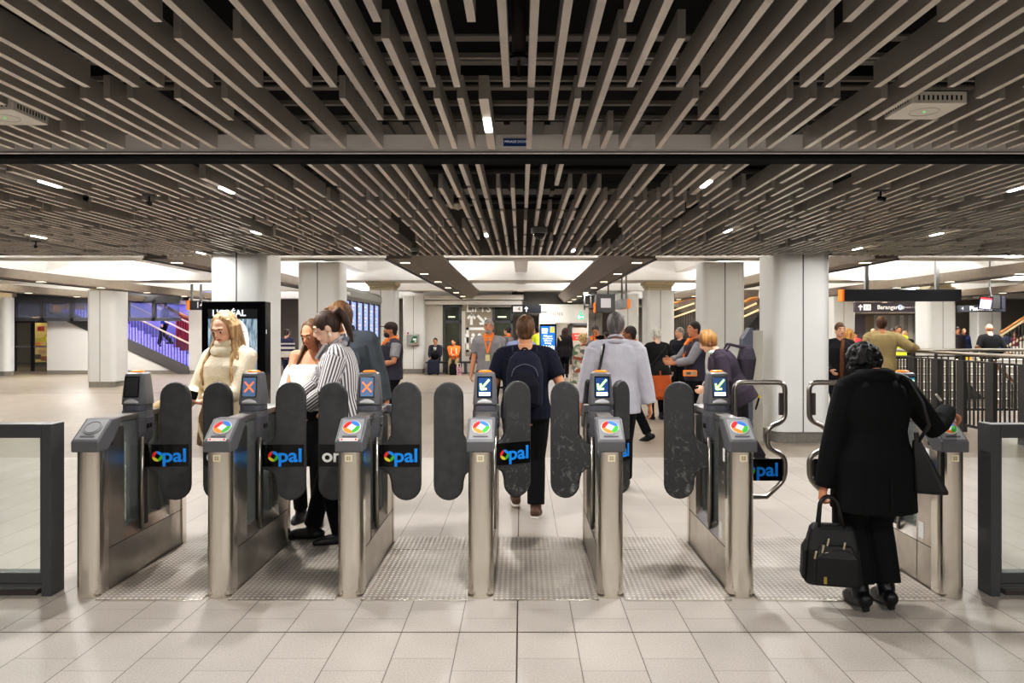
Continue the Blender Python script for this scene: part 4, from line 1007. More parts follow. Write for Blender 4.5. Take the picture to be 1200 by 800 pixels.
        stroke('tick_symbol', ARROW_W, [((.034,1.285),(-.008,1.222)),((-.03,1.245),(-.006,1.218))], .015, .004)
    if screen in ('cross', 'arrow', 'off'):
        MB().loft([((0,HY-.088,1.128),(.052,0,0),(0,.012,0)),((0,HY-.086,1.142),(.046,0,0),(0,.012,0)),((0,HY-.080,1.156),(.026,0,0),(0,.010,0)),((0,HY-.076,1.163),(.008,0,0),(0,.006,0))], 16).build('hood', mat('hood_grey', (186,186,188), .3), up_, smooth=True)
    if left: left(g)
    if right: right(g)
    return g
D = math.radians
def side_labels(g):
    for y0, y1, z0, z1 in ((.15,.19,.80,.88),(.21,.27,.30,.40)):
        MB().box(-.0725, -.0702, y0, y1, z0, z1).build('notice_label', mat('label_white', (226,226,222), .5), g)
    for z in (.72, .66): MB().tube([(-.0735,.20,z),(-.069,.20,z)], .012, 12).build('key_lock', TUBE_STEEL, g)
gate(0, 'leftmost steel ticket gate with plain grey reader and dark screen', 'off', right=lambda g: paddle(g, 1, D(4), 'opal'), reader='plain')
gate(1, 'second ticket gate from the left, orange cross on its screen, beside the blonde woman', 'cross', left=lambda g: paddle(g, -1, D(4), 'only'), right=lambda g: paddle(g, 1, D(3), 'opal'), sticker=True)
gate(2, 'third ticket gate from the left, orange cross on its screen, beside the striped shirt', 'cross', left=lambda g: paddle(g, -1, D(3), 'only'), right=lambda g: paddle(g, 1, D(2), 'opal'), sticker=True)
gate(3, 'middle ticket gate with green arrow, left of the man with the backpack', 'arrow', left=lambda g: paddle(g, -1, D(2), None), right=lambda g: paddle(g, 1, D(30), 'opal', scuff=True))
gate(4, 'ticket gate with green arrow right of the backpack man, right leaf swung open', 'arrow', left=lambda g: paddle(g, -1, D(18), None, scuff=True), right=lambda g: paddle(g, 1, D(50), 'opal', scuff=True))
gate(5, 'ticket gate with green arrow bordering the wide lane, tubular leaf on its right', 'arrow', left=lambda g: paddle(g, -1, D(12), None, scuff=True), right=lambda g: (loop_leaf(g, 1, 0, True), side_labels(g)))
gate(6, 'rightmost ticket gate under the hand of the woman in black', 'teal', left=lambda g: (loop_leaf(g, -1, .17, True), side_labels(g)))
# tread plates in the lanes
def tread_mat():
    m = bpy.data.materials.new('tread_plate'); m.use_nodes = True; nt = m.node_tree; N = nt.nodes; K = nt.links
    b = N['Principled BSDF']; b.inputs['Metallic'].default_value = .35; b.inputs['Roughness'].default_value = .42
    tc = N.new('ShaderNodeTexCoord')
    mp = N.new('ShaderNodeMapping'); mp.inputs['Rotation'].default_value = (0,0,0); mp.inputs['Scale'].default_value = (30,30,30)
    K.new(tc.outputs['Object'], mp.inputs[0])
    sp = N.new('ShaderNodeSeparateXYZ'); K.new(mp.outputs[0], sp.inputs[0])
    def M(op, a, c=None):
        n = N.new('ShaderNodeMath'); n.operation = op
        for i, q in enumerate((a, c)):
            if q is None: continue
            if isinstance(q, (int, float)): n.inputs[i].default_value = q
            else: K.new(q, n.inputs[i])
        return n.outputs[0]
    fx_ = M('SUBTRACT', M('FRACT', sp.outputs[0]), .5); fy_ = M('SUBTRACT', M('FRACT', sp.outputs[1]), .5)
    d = M('SQRT', M('ADD', M('MULTIPLY', fx_, fx_), M('MULTIPLY', fy_, fy_)))
    stud = M('MULTIPLY', M('SUBTRACT', .40, M('MINIMUM', d, .40)), 2.5)
    n2 = N.new('ShaderNodeTexNoise'); n2.inputs['Scale'].default_value = 3; n2.inputs['Detail'].default_value = 5; K.new(tc.outputs['Object'], n2.inputs['Vector'])
    r = N.new('ShaderNodeValToRGB'); r.color_ramp.elements[0].color = (*lin((142,134,126)),1); r.color_ramp.elements[1].color = (*lin((186,178,168)),1)
    r.color_ramp.elements[0].position = .3; r.color_ramp.elements[1].position = .7
    K.new(n2.outputs['Fac'], r.inputs[0])
    mx = N.new('ShaderNodeMix'); mx.data_type = 'RGBA'; K.new(M('MULTIPLY', stud, .8), mx.inputs['Factor']); K.new(r.outputs[0], mx.inputs['A']); mx.inputs['B'].default_value = (*lin((236,230,222)),1)
    K.new(mx.outputs['Result'], b.inputs['Base Color'])
    bp = N.new('ShaderNodeBump'); bp.inputs['Strength'].default_value = .8; bp.inputs['Distance'].default_value = .006; K.new(stud, bp.inputs['Height']); K.new(bp.outputs['Normal'], b.inputs['Normal'])
    return m
TREAD = tread_mat()
tl = ['leftmost studded steel floor plate, under the blonde woman','studded steel floor plate in the second lane, by the striped shirt','studded steel floor plate in the third lane from the left','studded steel floor plate behind the backpack man','studded steel floor plate in the lane right of the backpack man','wide studded steel floor plate by the woman in black']
for i in range(6):
    x0, x1 = GX[i]+.08, GX[i+1]-.08
    g = MB().prism([(4.30,0),(4.30,.005),(4.34,.012),(5.58,.012),(5.62,.005),(5.62,0)], 'x', x0, x1).build('tread_plate', TREAD)
    tag(g, tl[i], 'floor plate', 'steel floor plates in the gate lanes')
    e = MB().box(x0, x1, 4.292, 4.302, 0, .007).box(x0, x1, 5.26, 5.265, .0121, .0127).build('edge_strip', mat('edge_steel', (226,222,216), .25, 1.0), g)
# glass side panels in charcoal frames
def side_panel(sgn, label):
    g = thing('glass_barrier', (sgn*2.866, 4.37, 0), label, 'glass barrier', 'glass barriers beside the gates')
    def bx(mb, a, b, *r): return mb.box(min(sgn*a, sgn*b), max(sgn*a, sgn*b), *r)
    f = 1.6
    bx(MB(), -.004, .056, 0, .13, 0, 1.048).build('post', FRAME, g, bevel=.004)
    bx(MB(), .056, f, .0, .1, .965, 1.048).build('top_rail', FRAME, g, bevel=.004)
    bx(bx(MB(), .056, f, .01, .09, .075, .14), .056, f, .0, .1, .055, .075).build('bottom_rail', FRAME, g, bevel=.003)
    bx(MB(), .075, f, .035, .05, .135, .97).build('pane', glass_mat('barrier_glass', (244,246,244), .93), g)
    bx(MB(), .056, .075, .02, .07, .14, .965).build('bead', DARK_PL, g)
    bx(MB(), f-.06, f, 0, .13, 0, 1.048).build('end_post', FRAME, g)
    bx(MB(), .1, f, .02, .09, 0, .03).build('floor_channel', mat('channel_dark', (70,64,60), .6), g)
side_panel(-1, 'charcoal framed glass barrier at the left edge beside the leftmost gate')
side_panel(1, 'charcoal framed glass barrier at the right edge beside the rightmost gate')
# ------------------------------------------------------------------ people
def fabric(name, c, rough=.85, noise=.12, bump=.25, bscale=26, nscale=7): return mat(name, c, rough, noise=noise, nscale=nscale, bump=bump, bscale=bscale, spec=.2)
def hair_mat(name, c): return mat(name, c, .48, noise=.6, nscale=46, stretch=(1,1,.12), bump=.8, bscale=90, spec=.35)
def skin_mat(name, c): return mat(name, c, .55, noise=.05, nscale=20, spec=.3)
SKIN = {'fair': skin_mat('skin_fair', (226,176,150)), 'tan': skin_mat('skin_tan', (196,140,108)), 'olive': skin_mat('skin_olive', (172,122,94)), 'brown': skin_mat('skin_brown', (128,86,62)), 'pale': skin_mat('skin_pale', (232,192,170))}
EYE_W = mat('eye_white', (226,220,214), .3); EYE_D = mat('eye_dark', (46,36,32), .25); LIP = mat('lip', (176,100,92), .5); BROW = mat('brow', (84,62,46), .8)
def ik(a, b, l1, l2, pole):
    a, b = V(a), V(b); d = b-a; L = d.length; mx = (l1+l2)*.999
    if L > mx: d = d*(mx/L); b = a+d; L = mx
    t = d/L; x = (l1*l1-l2*l2+L*L)/(2*L); h = math.sqrt(max(l1*l1-x*x, 0))
    p = V(pole)-t*V(pole).dot(t); p.normalize()
    return a+t*x+p*h, b
def rot_head(yaw, pitch, roll=0):      # yaw + turns to its own left, pitch + looks down
    return Matrix.Rotation(math.radians(yaw),3,'Z') @ Matrix.Rotation(math.radians(-pitch),3,'X') @ Matrix.Rotation(math.radians(roll),3,'Y')
TORSO_M = [(.80,.10,.085),(.87,.155,.112),(.95,.166,.118),(1.06,.152,.108),(1.15,.152,.106),(1.28,.178,.118),(1.37,.178,.112),(1.425,.140,.090),(1.46,.082,.070),(1.50,.058,.060),(1.56,.054,.058)]
TORSO_F = [(.80,.10,.085),(.87,.165,.115),(.95,.172,.120),(1.06,.134,.100),(1.13,.130,.098),(1.26,.152,.118),(1.34,.154,.112),(1.41,.120,.084),(1.45,.066,.060),(1.50,.048,.050),(1.56,.046,.050)]
def interp(tab, z):
    if z <= tab[0][0]: return tab[0][1:]
    for (z0,a0,b0),(z1,a1,b1) in zip(tab, tab[1:]):
        if z <= z1:
            t = (z-z0)/(z1-z0); return (a0+(a1-a0)*t, b0+(b1-b0)*t)
    return tab[-1][1:]
class Person: pass
def hand(mb, w, d, n, k, thumb, curl=30, spread=.0):
    """palm with four separate bent fingers and a thumb on its side"""
    d = V(d).normalized(); n = V(n); n = (n-d*n.dot(d)).normalized(); s = d.cross(n)*thumb
    rings = []
    for t, a, b in ((-.02,.027,.022),(.015,.030,.020),(.05,.041,.017),(.085,.042,.014),(.098,.036,.010)):
        rings.append((w+d*t*k, s*a*k, n*b*k))
    mb.loft(rings, 12)
    for j, L in enumerate((.078, .086, .080, .062)):
        p = w+d*(.088-.004*abs(j-1))*k+s*(.030-.020*j)*k; pts = [p-d*.02*k, p]; a = 0
        for q in (.42, .33, .25):
            a += math.radians(curl); p = p+(d*math.cos(a)+n*math.sin(a)+s*spread*(1-j*.66))*L*q*k; pts.append(p)
        mb.tube(pts, [.0098*k,.0098*k,.0092*k,.0086*k,.0072*k], 8, round_end=True)
    p = w+d*.022*k+s*.028*k; pts = [p]
    p = p+(d*.62+s*.62+n*.35).normalized()*.042*k; pts.append(p)
    p = p+(d*.9+s*.22+n*.35).normalized()*.032*k; pts.append(p)
    p = p+(d*.95+n*.35).normalized()*.026*k; pts.append(p)
    mb.tube(pts, [.0145*k,.0125*k,.011*k,.009*k], 8, round_end=True)
def person(x, Y, yaw, h, label, sex='m', z0=0.0, skin='fair', build=1.0, hipz=.92, hipy=0.0, lean=0, side=0, twist=0, head=(0,0,0),
           lh=(-.25,.03,.84), rh=(.25,.03,.84), lf=(-.09,0,0), rf=(.09,0,0), lpole=(-.35,-1,0), rpole=(.35,-1,0), kpole=(0,1,.15),
           lfoot=0, rfoot=0, lhand=None, rhand=None, curl=28, voxel=.007, group=None, face=True, foot_yaw=(8,-8), arm=1.0, hoff=(0,0,0)):
    P = Person(); k = h/1.72; P.k = k; P.vox = voxel; P.sex = sex; P.b = build
    tab = TORSO_M if sex == 'm' else TORSO_F; P.tab = tab
    hip = V((0, hipy, hipz))
    RL = Matrix.Rotation(math.radians(twist),3,'Z') @ Matrix.Rotation(math.radians(-lean),3,'X') @ Matrix.Rotation(math.radians(side),3,'Y')
    P.RL = RL
    def up(px, py, pz): return hip+RL@V((px, py, pz-.92))      # upright torso coordinates -> posed
    P.up = up; P.hip = hip
    sw = (.185 if sex == 'm' else .163)*build**.5
    P.sh = [up(-sw, -.012, 1.405), up(sw, -.012, 1.405)]
    P.cl = [up(-.05, -.012, 1.425), up(.05, -.012, 1.425)]
    P.wr = []; P.el = []
    for i, (t, pole) in enumerate(((lh, lpole), (rh, rpole))):
        e, wv = ik(P.sh[i], V(t), .285*arm, .255*arm, pole); P.el.append(e); P.wr.append(wv)
    P.kn = []; P.an = []; P.hj = []
    P.feet = [V(lf), V(rf)]
    for i, f in enumerate((lf, rf)):
        hj = hip+V(((-.088, .088)[i]*build**.5, 0, -.02)); P.hj.append(hj)
        pit = math.radians((lfoot, rfoot)[i])
        an = V(f)+V((0, -.10*math.sin(pit)*0, .085)); kn, an = ik(hj, an, .425, .415, kpole); P.kn.append(kn); P.an.append(an)
    P.pitch = (lfoot, rfoot); P.fy = foot_yaw
    RH = rot_head(*head); P.RH = RH
    nb = up(0, -.012, 1.50); piv = up(hoff[0], hoff[1], 1.535+hoff[2])
    P.hc = piv+RH@V((0, .018, .088)); P.piv = piv
    S = lambda v: V(v)*k
    mb = MB()
    rings = []
    for z, a, b in tab:
        if z > 1.55: break
        rings.append((S(up(0, -.012 if z > 1.4 else 0, z)), RL@V((a*build*k,0,0)), RL@V((0,b*build*k,0))))
    mb.loft(rings, 18, power=2.3)
    nr = .056 if sex == 'm' else .047
    mb.tube([S(up(0,-.012,1.42)), S(nb), S(piv+RH@V((0,-.005,.03)))], [nr*1.25*k, nr*k, nr*k], 12)
    ar = (1.0 if sex == 'm' else .86)*build**.6
    for i in (0, 1):
        mb.tube([S(P.cl[i]), S(P.sh[i])], [.055*k*ar, .062*k*ar], 10, round_end=True)
        mid = (P.sh[i]+P.el[i])/2; m2 = P.el[i]*.65+P.wr[i]*.35
        mb.tube([S(P.sh[i]), S(mid), S(P.el[i]), S(m2), S(P.wr[i])], [.056*k*ar, .049*k*ar, .040*k*ar, .041*k*ar, .027*k*ar], 12, round_end=True)
        fd = (P.wr[i]-P.el[i]).normalized(); hs = (lhand, rhand)[i]
        dd, nn, cc = (fd, V((1 if i == 0 else -1, .15, 0)), curl) if hs is None else (V(hs[0]), V(hs[1]), hs[2])
        th = 1.0
        s_ = dd.cross(nn)
        want = V((0,1,.3)) if hs is None or len(hs) < 4 else V(hs[3])
        th = 1.0 if s_.dot(want) >= 0 else -1.0
        hand(mb, S(P.wr[i]), dd, nn, k*(1.0 if sex == 'm' else .9), th, cc)
        mb.tube([S(P.hj[i]+V((0,0,.02))), S(P.hj[i]*.5+P.kn[i]*.5), S(P.kn[i]), S(P.kn[i]*.62+P.an[i]*.38), S(P.an[i])], [.090*k*build, .074*k*build**.7, .054*k, .053*k, .037*k], 12, round_end=True)
        pit = math.radians(P.pitch[i]); fyw = math.radians(foot_yaw[i])
        fdv = Matrix.Rotation(fyw,3,'Z') @ V((0, math.cos(pit), -math.sin(pit))); P.__dict__.setdefault('fd', []).append(fdv)
        nz = Matrix.Rotation(fyw,3,'Z') @ V((0, math.sin(pit), math.cos(pit)))
        P.__dict__.setdefault('fn', []).append(nz)
        a0 = P.an[i]-nz*.045
        mb.tube([S(a0-fdv*.045), S(a0+fdv*.06), S(a0+fdv*.15-nz*.012)], [.036*k,.038*k,.026*k], 10, round_end=True)
    # head: skull, jaw, nose, ears
    hc = P.hc
    def H(a): return S(hc)+RH@(V(a)*k)
    P.H = H
    mb.ell(H((0,-.004,.012)), (.074*k,.094*k,.104*k), RH, 18, 11)
    mb.ell(H((0,.020,-.045)), (.058*k,.070*k,.066*k), RH, 14, 9)
    mb.ell(H((0,.066,-.088)), (.026*k,.022*k,.020*k), RH, 10, 7)
    mb.tube([H((0,.084,.018)), H((0,.103,-.022)), H((0,.092,-.034))], [.009*k,.0145*k,.012*k], 8, round_end=True)
    mb.tube([H((-.02,.082,-.056)), H((0,.088,-.054)), H((.02,.082,-.056))], .010*k, 8, round_end=True)
    mb.tube([H((-.036,.078,.030)), H((0,.088,.028)), H((.036,.078,.030))], .011*k, 8, round_end=True)
    for sx in (-1, 1): mb.ell(H((sx*.074,-.006,-.012)), (.011*k,.020*k,.032*k), RH, 10, 7)
    sk = SKIN[skin]
    root = fuse(mb, voxel, 'person', sk, None, smooth=2)
    root.location = (x, Y, z0); root.rotation_euler = (0, 0, math.radians(yaw))
    tag(root, label, 'person', group)
    P.o = root
    if face:
        for sx in (-1, 1):
            e = MB().ell(H((sx*.031,.0835,.006)), (.0140*k,.007*k,.0058*k), RH, 10, 7).build('eye', EYE_W, root, smooth=True)
            MB().ell(H((sx*.031,.0875,.004)), (.0075*k,.0045*k,.0072*k), RH, 10, 7).build('iris', EYE_D, e, smooth=True)
            MB().tube([H((sx*.016,.092,.027)), H((sx*.033,.0895,.033)), H((sx*.049,.080,.028))], [.004*k,.0045*k,.003*k], 6).build('eyebrow', BROW, root, smooth=True)
        MB().tube([H((-.022,.0865,-.055)), H((-.008,.0965,-.051)), H((.008,.0965,-.051)), H((.022,.0865,-.055))], [.0035*k,.0062*k,.0062*k,.0035*k], 8, round_end=True).build('mouth', LIP, root, smooth=True)
    return P
def top(P, m, name='shirt', off=.020, hem=.86, sleeve=1.0, neck=1.455, sl_off=.018, flare=0.0, smooth=7, belly=0.0, shoulder=True, cuff_flare=0.0):
    k = P.k; mb = MB(); rings = []
    zs = [hem]+[z for z,_,_ in P.tab if hem < z < neck]+[neck]
    for z in zs:
        a, b = interp(P.tab, z); f = max(0, (1.12-z)/(1.12-hem))*flare if hem < 1.12 else 0
        if z < .92: a, b = max(a, interp(P.tab,.93)[0]), max(b, interp(P.tab,.93)[1])
        bb = belly*math.exp(-((z-1.05)/.14)**2)
        rings.append((V(P.up(0, (-.012 if z > 1.4 else 0)+bb*.5, z))*k, P.RL@V(((a*P.b+off+f+bb*.5)*k,0,0)), P.RL@V((0,(b*P.b+off+f+bb)*k,0))))
    mb.loft(rings, 20, power=2.3)
    ar = (1.0 if P.sex == 'm' else .86)*P.b**.6
    for i in (0, 1):
        sl = sleeve[i] if isinstance(sleeve, tuple) else sleeve
        sh, el, wr = P.sh[i], P.el[i], P.wr[i]
        if shoulder: mb.tube([P.cl[i]*k, sh*k], [(.055*ar+off*.7)*k, (.058*ar+off*.5)*k], 12, round_end=True)
        if sl <= 0: continue
        pts = [sh, (sh+el)/2, el, el*.65+wr*.35, wr]; rr = [.054, .051, .043, .043, .031]; ts = [0, .25, .5, .68, 1.0]
        op = []; orr = []
        for j in range(5):
            if ts[j] < sl-.02: op.append(pts[j]*k); orr.append((rr[j]*ar+sl_off+cuff_flare*ts[j])*k)
            else:
                t = (sl-ts[j-1])/(ts[j]-ts[j-1]); op.append((pts[j-1]*(1-t)+pts[j]*t)*k); orr.append(((rr[j-1]*(1-t)+rr[j]*t)*ar+sl_off+cuff_flare*sl)*k); break
        mb.tube(op, orr, 14)
    return fuse(mb, P.vox, name, m, P.o, smooth=smooth)
def trousers(P, m, off=.016, waist=1.02, hemt=.96, flare=.012, name='trousers'):
    k = P.k; mb = MB(); rings = []
    for z in [.82, .87, .93, .98, waist]:
        a, b = interp(P.tab, z); c = P.up(0,0,z) if z > .9 else P.hip+V((0,0,z-.92))
        rings.append((c*k, V(((a*P.b+off*.8)*k,0,0)), V((0,(b*P.b+off*.8)*k,0))))
    mb.loft(rings, 18, power=2.3)
    for i in (0, 1):
        hj, kn, an = P.hj[i], P.kn[i], P.an[i]; e = kn*(1-hemt)+an*hemt
        mb.tube([(hj+V((0,0,.03)))*k, (hj*.5+kn*.5)*k, kn*k, (kn*.6+an*.4)*k, e*k], [(.092*P.b+off)*k, (.077*P.b**.7+off)*k, (.058+off)*k, (.052+off+flare*.5)*k, (.042+off+flare)*k], 14)
    return fuse(mb, P.vox, name, m, P.o, smooth=3)
def skirt(P, m, hem=.45, waist=1.03, flare=.06, pleats=0, name='skirt', off=.02):
    k = P.k; mb = MB(); rings = []; n = 9; seg = 40
    vs = []; 
    for j in range(n):
        z = waist+(hem-waist)*j/(n-1); a, b = interp(P.tab, max(z,.93)); t = j/(n-1)
        c = (P.hip if z < .92 else V((0,P.hip.y,P.hip.z)))+V((0,0,z-.92)); c = V((P.hip.x, P.hip.y*(1-t*.5), c.z))
        rings.append((c, a*P.b+off+flare*t, b*P.b+off+flare*t*1.1, t))
    fs = []
    for c, a, b, t in rings:
        for s in range(seg):
            an = 2*math.pi*s/seg; w_ = 1+.05*t*pleats*math.cos(an*7+math.sin(an*3))
            vs.append(((c.x+a*w_*math.cos(an))*k, (c.y+b*w_*math.sin(an))*k, c.z*k))
    for j in range(n-1):
        for s in range(seg):
            q = (s+1)%seg; fs.append((j*seg+s, j*seg+q, (j+1)*seg+q, (j+1)*seg+s))
    fs.append(tuple(range(seg))); fs.append(tuple((n-1)*seg+s for s in range(seg)))
    mb.add(vs, fs)
    return mb.build(name, m, P.o, smooth=True)
def shoes(P, m, sole=None, boot=0.0, heel=0.0, name='shoe', big=1.0):
    k = P.k
    for i in (0, 1):
        fd, nz, an = P.fd[i], P.fn[i], P.an[i]; a0 = an-nz*(.052)
        mb = MB()
        mb.tube([(a0-fd*.05)*k, (a0+fd*.05)*k, (a0+fd*.13-nz*.006)*k, (a0+fd*.175-nz*.010)*k], [.046*k*big,.049*k*big,.044*k*big,.031*k*big], 12, round_end=True, flat=.95)
        top_ = an+(P.kn[i]-an)*(.10 if boot <= 0 else boot)
        mb.tube([(a0+nz*.01)*k, an*k, top_*k], [.047*k*big, .050*k*big, (.049 if boot < .35 else .060)*k*big], 12)
        if heel > 0: mb.tube([(a0-fd*.045)*k, (a0-fd*.05-nz*(.03+heel))*k], [.030*k, .022*k], 10)
        o = fuse(mb, min(P.vox, .009), name if boot <= .15 else 'boot', m, P.o, smooth=2)
        if sole:
            R_ = [(a0-nz*.040-fd*.07),(a0-nz*.040+fd*.06),(a0-nz*.040+fd*.185)]
            MB().loft([((a0-nz*.045+fd*.055)*k, fd*.145*k, fd.cross(nz)*.045*k),((a0-nz*.028+fd*.055)*k, fd*.142*k, fd.cross(nz)*.044*k)], 18, power=2.6).build('sole', sole, o)
def hair(P, m, kind='short', length=.3, vol=1.0):
    k, RH, H = P.k, P.RH, P.H; mb = MB(); rnd = random.Random(int(length*1000)+len(kind))
    def cap(dy=-.016, dz=.018, r=(.083,.100,.108)): mb.ell(H((0,dy,dz+.010)), (r[0]*k*vol, r[1]*k*vol, r[2]*k*vol), RH, 20, 13)
    if kind in ('short', 'crop'):
        cap(r=(.080,.098,.104) if kind == 'crop' else (.083,.100,.110))
        mb.ell(H((0,-.052,-.040)), (.062*k,.048*k,.055*k), RH, 14, 9)
        if kind == 'short':
            for j in range(26):
                a = rnd.uniform(-1.2,1.2); b = rnd.uniform(.0,1.0)
                p0 = V((math.sin(a)*.062, .050-.12*b, .105-.02*abs(a))); mb.tube([H(p0), H(p0+V((rnd.uniform(-.01,.01),.022,.014))), H(p0+V((rnd.uniform(-.015,.015),.048,.006)))], [.012*k,.011*k,.005*k], 6, round_end=True)
    elif kind == 'curly':
        cap(dy=-.02, dz=.016)
        for j in range(300):
            a = rnd.uniform(0, 2*math.pi); z = rnd.uniform(-.75, 1.0); q = math.sqrt(max(0,1-z*z)); p = V((q*math.cos(a), q*math.sin(a), z))
            if p.y > .45 and z < .55: continue
            r = rnd.uniform(.012,.021)
            mb.ell(H((p.x*.088*vol, p.y*.100*vol-.020, p.z*.108*vol+.024)), (r*k,r*k,r*k*.8), RH, 8, 5)
    elif kind in ('long', 'bob'):
        cap(dy=-.028, dz=.016)
        L = length
        for j in range(34):
            a = math.radians(-148+296*j/33)            # round the back from ear to ear
            sx, cy_ = math.sin(a), -math.cos(a)
            if cy_ > .55: continue
            p0 = H((sx*.050, cy_*.060-.012, .098)); p1 = H((sx*.088*vol, cy_*.096*vol-.018, .02)); p2 = H((sx*.088*vol, cy_*.094*vol-.020, -.07))
            pts = [p0, p1, p2]; rr = [.014*k,.017*k,.018*k]
            n = max(1, int(L/.07))
            for q in range(1, n+1):
                dz = L*q/n
                out = 1+.25*min(1,q/2.0)
                bb = H((sx*.088*vol, cy_*.094*vol-.020, -.07))
                pts.append(bb+V((sx*.018*out*min(q,3)*k, -.012*k*min(q,4)+(.05*k*min(q,3)*max(0,cy_+.3)), -dz*k))+V((rnd.uniform(-.006,.006)*k, rnd.uniform(-.006,.006)*k, 0))); rr.append((.018-.007*q/n)*k)
            mb.tube(pts, rr, 7, round_end=True)
    elif kind == 'pony':
        cap(dy=-.014, dz=.014, r=(.080,.100,.106))
        p = [H((0,-.085,.075)), H((0,-.128,.085)), H((0,-.150,.03)), H((0,-.146,-.06)), H((0,-.130,-.13-length))]
        for dx in (-.022, 0, .022):
            mb.tube([q+RH@V((dx*k*(.6+.3*i),0,0)) for i, q in enumerate(p)], [.022*k,.030*k,.032*k,.028*k,.010*k], 9, round_end=True)
    elif kind == 'bun':
        cap(dy=-.014, dz=.014, r=(.080,.100,.106)); mb.ell(H((0,-.09,.06)), (.042*k,.042*k,.040*k), RH, 12, 8)
    elif kind == 'thin':
        mb.ell(H((0,-.030,-.004)), (.080*k,.080*k,.070*k), RH, 16, 9)
    return fuse(mb, min(P.vox, .007 if kind != 'crop' else .008), 'hair', m, P.o, smooth=2 if kind != 'curly' else 1)
def collar(P, m, name='collar', r=.070, h_=.045, open_=True):
    k = P.k; c0 = P.up(0,-.010,1.462); c1 = P.up(0,-.016,1.462+h_); rr = r*(1.0 if P.sex == 'm' else .86)
    mb = MB().tube([(c0+P.RL@V((math.cos(a)*rr*1.12, math.sin(a)*rr*1.12, -.02*math.sin(a))))*k for a in [i*math.pi/9 for i in range(18)]], .026*k, 8, closed=True, flat=1.0)
    mb.tube([(c1+P.RL@V((math.cos(a)*rr, math.sin(a)*rr, -.03*math.sin(a))))*k for a in [i*math.pi/9 for i in range(18)]], .012*k, 8, closed=True)
    if open_:
        for sx in (-1, 1): mb.bar(P.up(sx*.062,.060,1.490)*k, P.up(sx*.034,.138,1.395)*k, .05*k, .016*k)
    return mb.build(name, m, P.o, smooth=False)
def lanyard(P, m, badge=True):
    k = P.k; yb = lambda z: interp(P.tab, z)[1]*P.b+.058
    for sx in (-1, 1): MB().bar(P.up(sx*.055,.125,1.44)*k, P.up(0,yb(1.25),1.20)*k, .022*k, .004*k, up=(0,1,0)).build('lanyard', m, P.o)
    if badge: MB().box(-.035*k,.035*k,-.003,.003,-.05*k,.05*k).build('badge', mat('badge', (214,204,150), .4), P.o, loc=P.up(0,yb(1.1)+.02,1.13)*k)
def stripes_on(o, P, freq, c0, c1, name):
    """upright stripes that follow the torso and run along the sleeves, stored as a mesh attribute"""
    me = o.data; at = me.attributes.new('stripe', 'FLOAT', 'POINT'); k = P.k
    segs_ = []
    for i in (0, 1): segs_ += [(P.sh[i]*k, P.el[i]*k), (P.el[i]*k, P.wr[i]*k)]
    for v in me.vertices:
        p = v.co; best = None
        for a, b in segs_:
            d = b-a; t = max(0, min(1, (p-a).dot(d)/d.length_squared)); q = a+d*t; L = (p-q).length
            if best is None or L < best[0]: best = (L, a, b, q, t)
        L, a, b, q, t = best
        if L < .085*k and t > .08:
            d = (b-a).normalized(); u = V((0,1,0)); u = (u-d*u.dot(d)).normalized(); w = d.cross(u); r = p-q
            s = math.atan2(r.dot(w), r.dot(u))*.062
        else:
            l = P.RL.inverted()@(p/k-P.hip); s = math.atan2(l.x, l.y)*.15
        at.data[v.index].value = s
    m = bpy.data.materials.new(name); m.use_nodes = True; nt = m.node_tree; N = nt.nodes; K = nt.links
    b = N['Principled BSDF']; b.inputs['Roughness'].default_value = .8
    an = N.new('ShaderNodeAttribute'); an.attribute_name = 'stripe'
    mu = N.new('ShaderNodeMath'); mu.operation = 'MULTIPLY'; mu.inputs[1].default_value = freq; K.new(an.outputs['Fac'], mu.inputs[0])
    si = N.new('ShaderNodeMath'); si.operation = 'SINE'; K.new(mu.outputs[0], si.inputs[0])
    r = N.new('ShaderNodeValToRGB'); r.color_ramp.elements[0].color = (*lin(c0),1); r.color_ramp.elements[1].color = (*lin(c1),1); r.color_ramp.elements[0].position = .42; r.color_ramp.elements[1].position = .58
    ma = N.new('ShaderNodeMath'); ma.operation = 'MULTIPLY_ADD'; ma.inputs[1].default_value = .5; ma.inputs[2].default_value = .5; K.new(si.outputs[0], ma.inputs[0])
    K.new(ma.outputs[0], r.inputs[0]); K.new(r.outputs[0], b.inputs['Base Color'])
    n2 = N.new('ShaderNodeTexNoise'); n2.inputs['Scale'].default_value = 22; bp = N.new('ShaderNodeBump'); bp.inputs['Strength'].default_value = .3; bp.inputs['Distance'].default_value = .01
    tc = N.new('ShaderNodeTexCoord'); K.new(tc.outputs['Object'], n2.inputs['Vector']); K.new(n2.outputs['Fac'], bp.inputs['Height']); K.new(bp.outputs['Normal'], b.inputs['Normal'])
    me.materials.clear(); me.materials.append(m)
H_DARK = hair_mat('hair_dark', (44,34,30)); H_BROWN = hair_mat('hair_brown', (92,66,46)); H_BLONDE = hair_mat('hair_blonde', (178,146,106)); H_GREY = hair_mat('hair_grey', (150,146,142)); H_WHITE = hair_mat('hair_white', (222,216,200)); H_BLACK = hair_mat('hair_black', (9,9,10)); H_SALT = hair_mat('hair_salt', (98,92,90)); H_GOLD = hair_mat('hair_gold', (206,156,92))
BLK = fabric('cloth_black', (14,14,16)); NAVY = fabric('cloth_navy', (26,27,44)); STAFF_GREY = fabric('staff_grey', (136,134,138)); CHAR = fabric('cloth_charcoal', (62,66,72)); VEST = fabric('vest_navy', (58,56,68)); OR_CL = mat('collar_orange', (240,132,44), .7)
LEATHER = mat('black_leather', (20,20,22), .3, bump=.1, bscale=120)
JEANS = fabric('jeans', (52,58,82)); SHOE_B = mat('shoe_black', (18,18,20), .4)
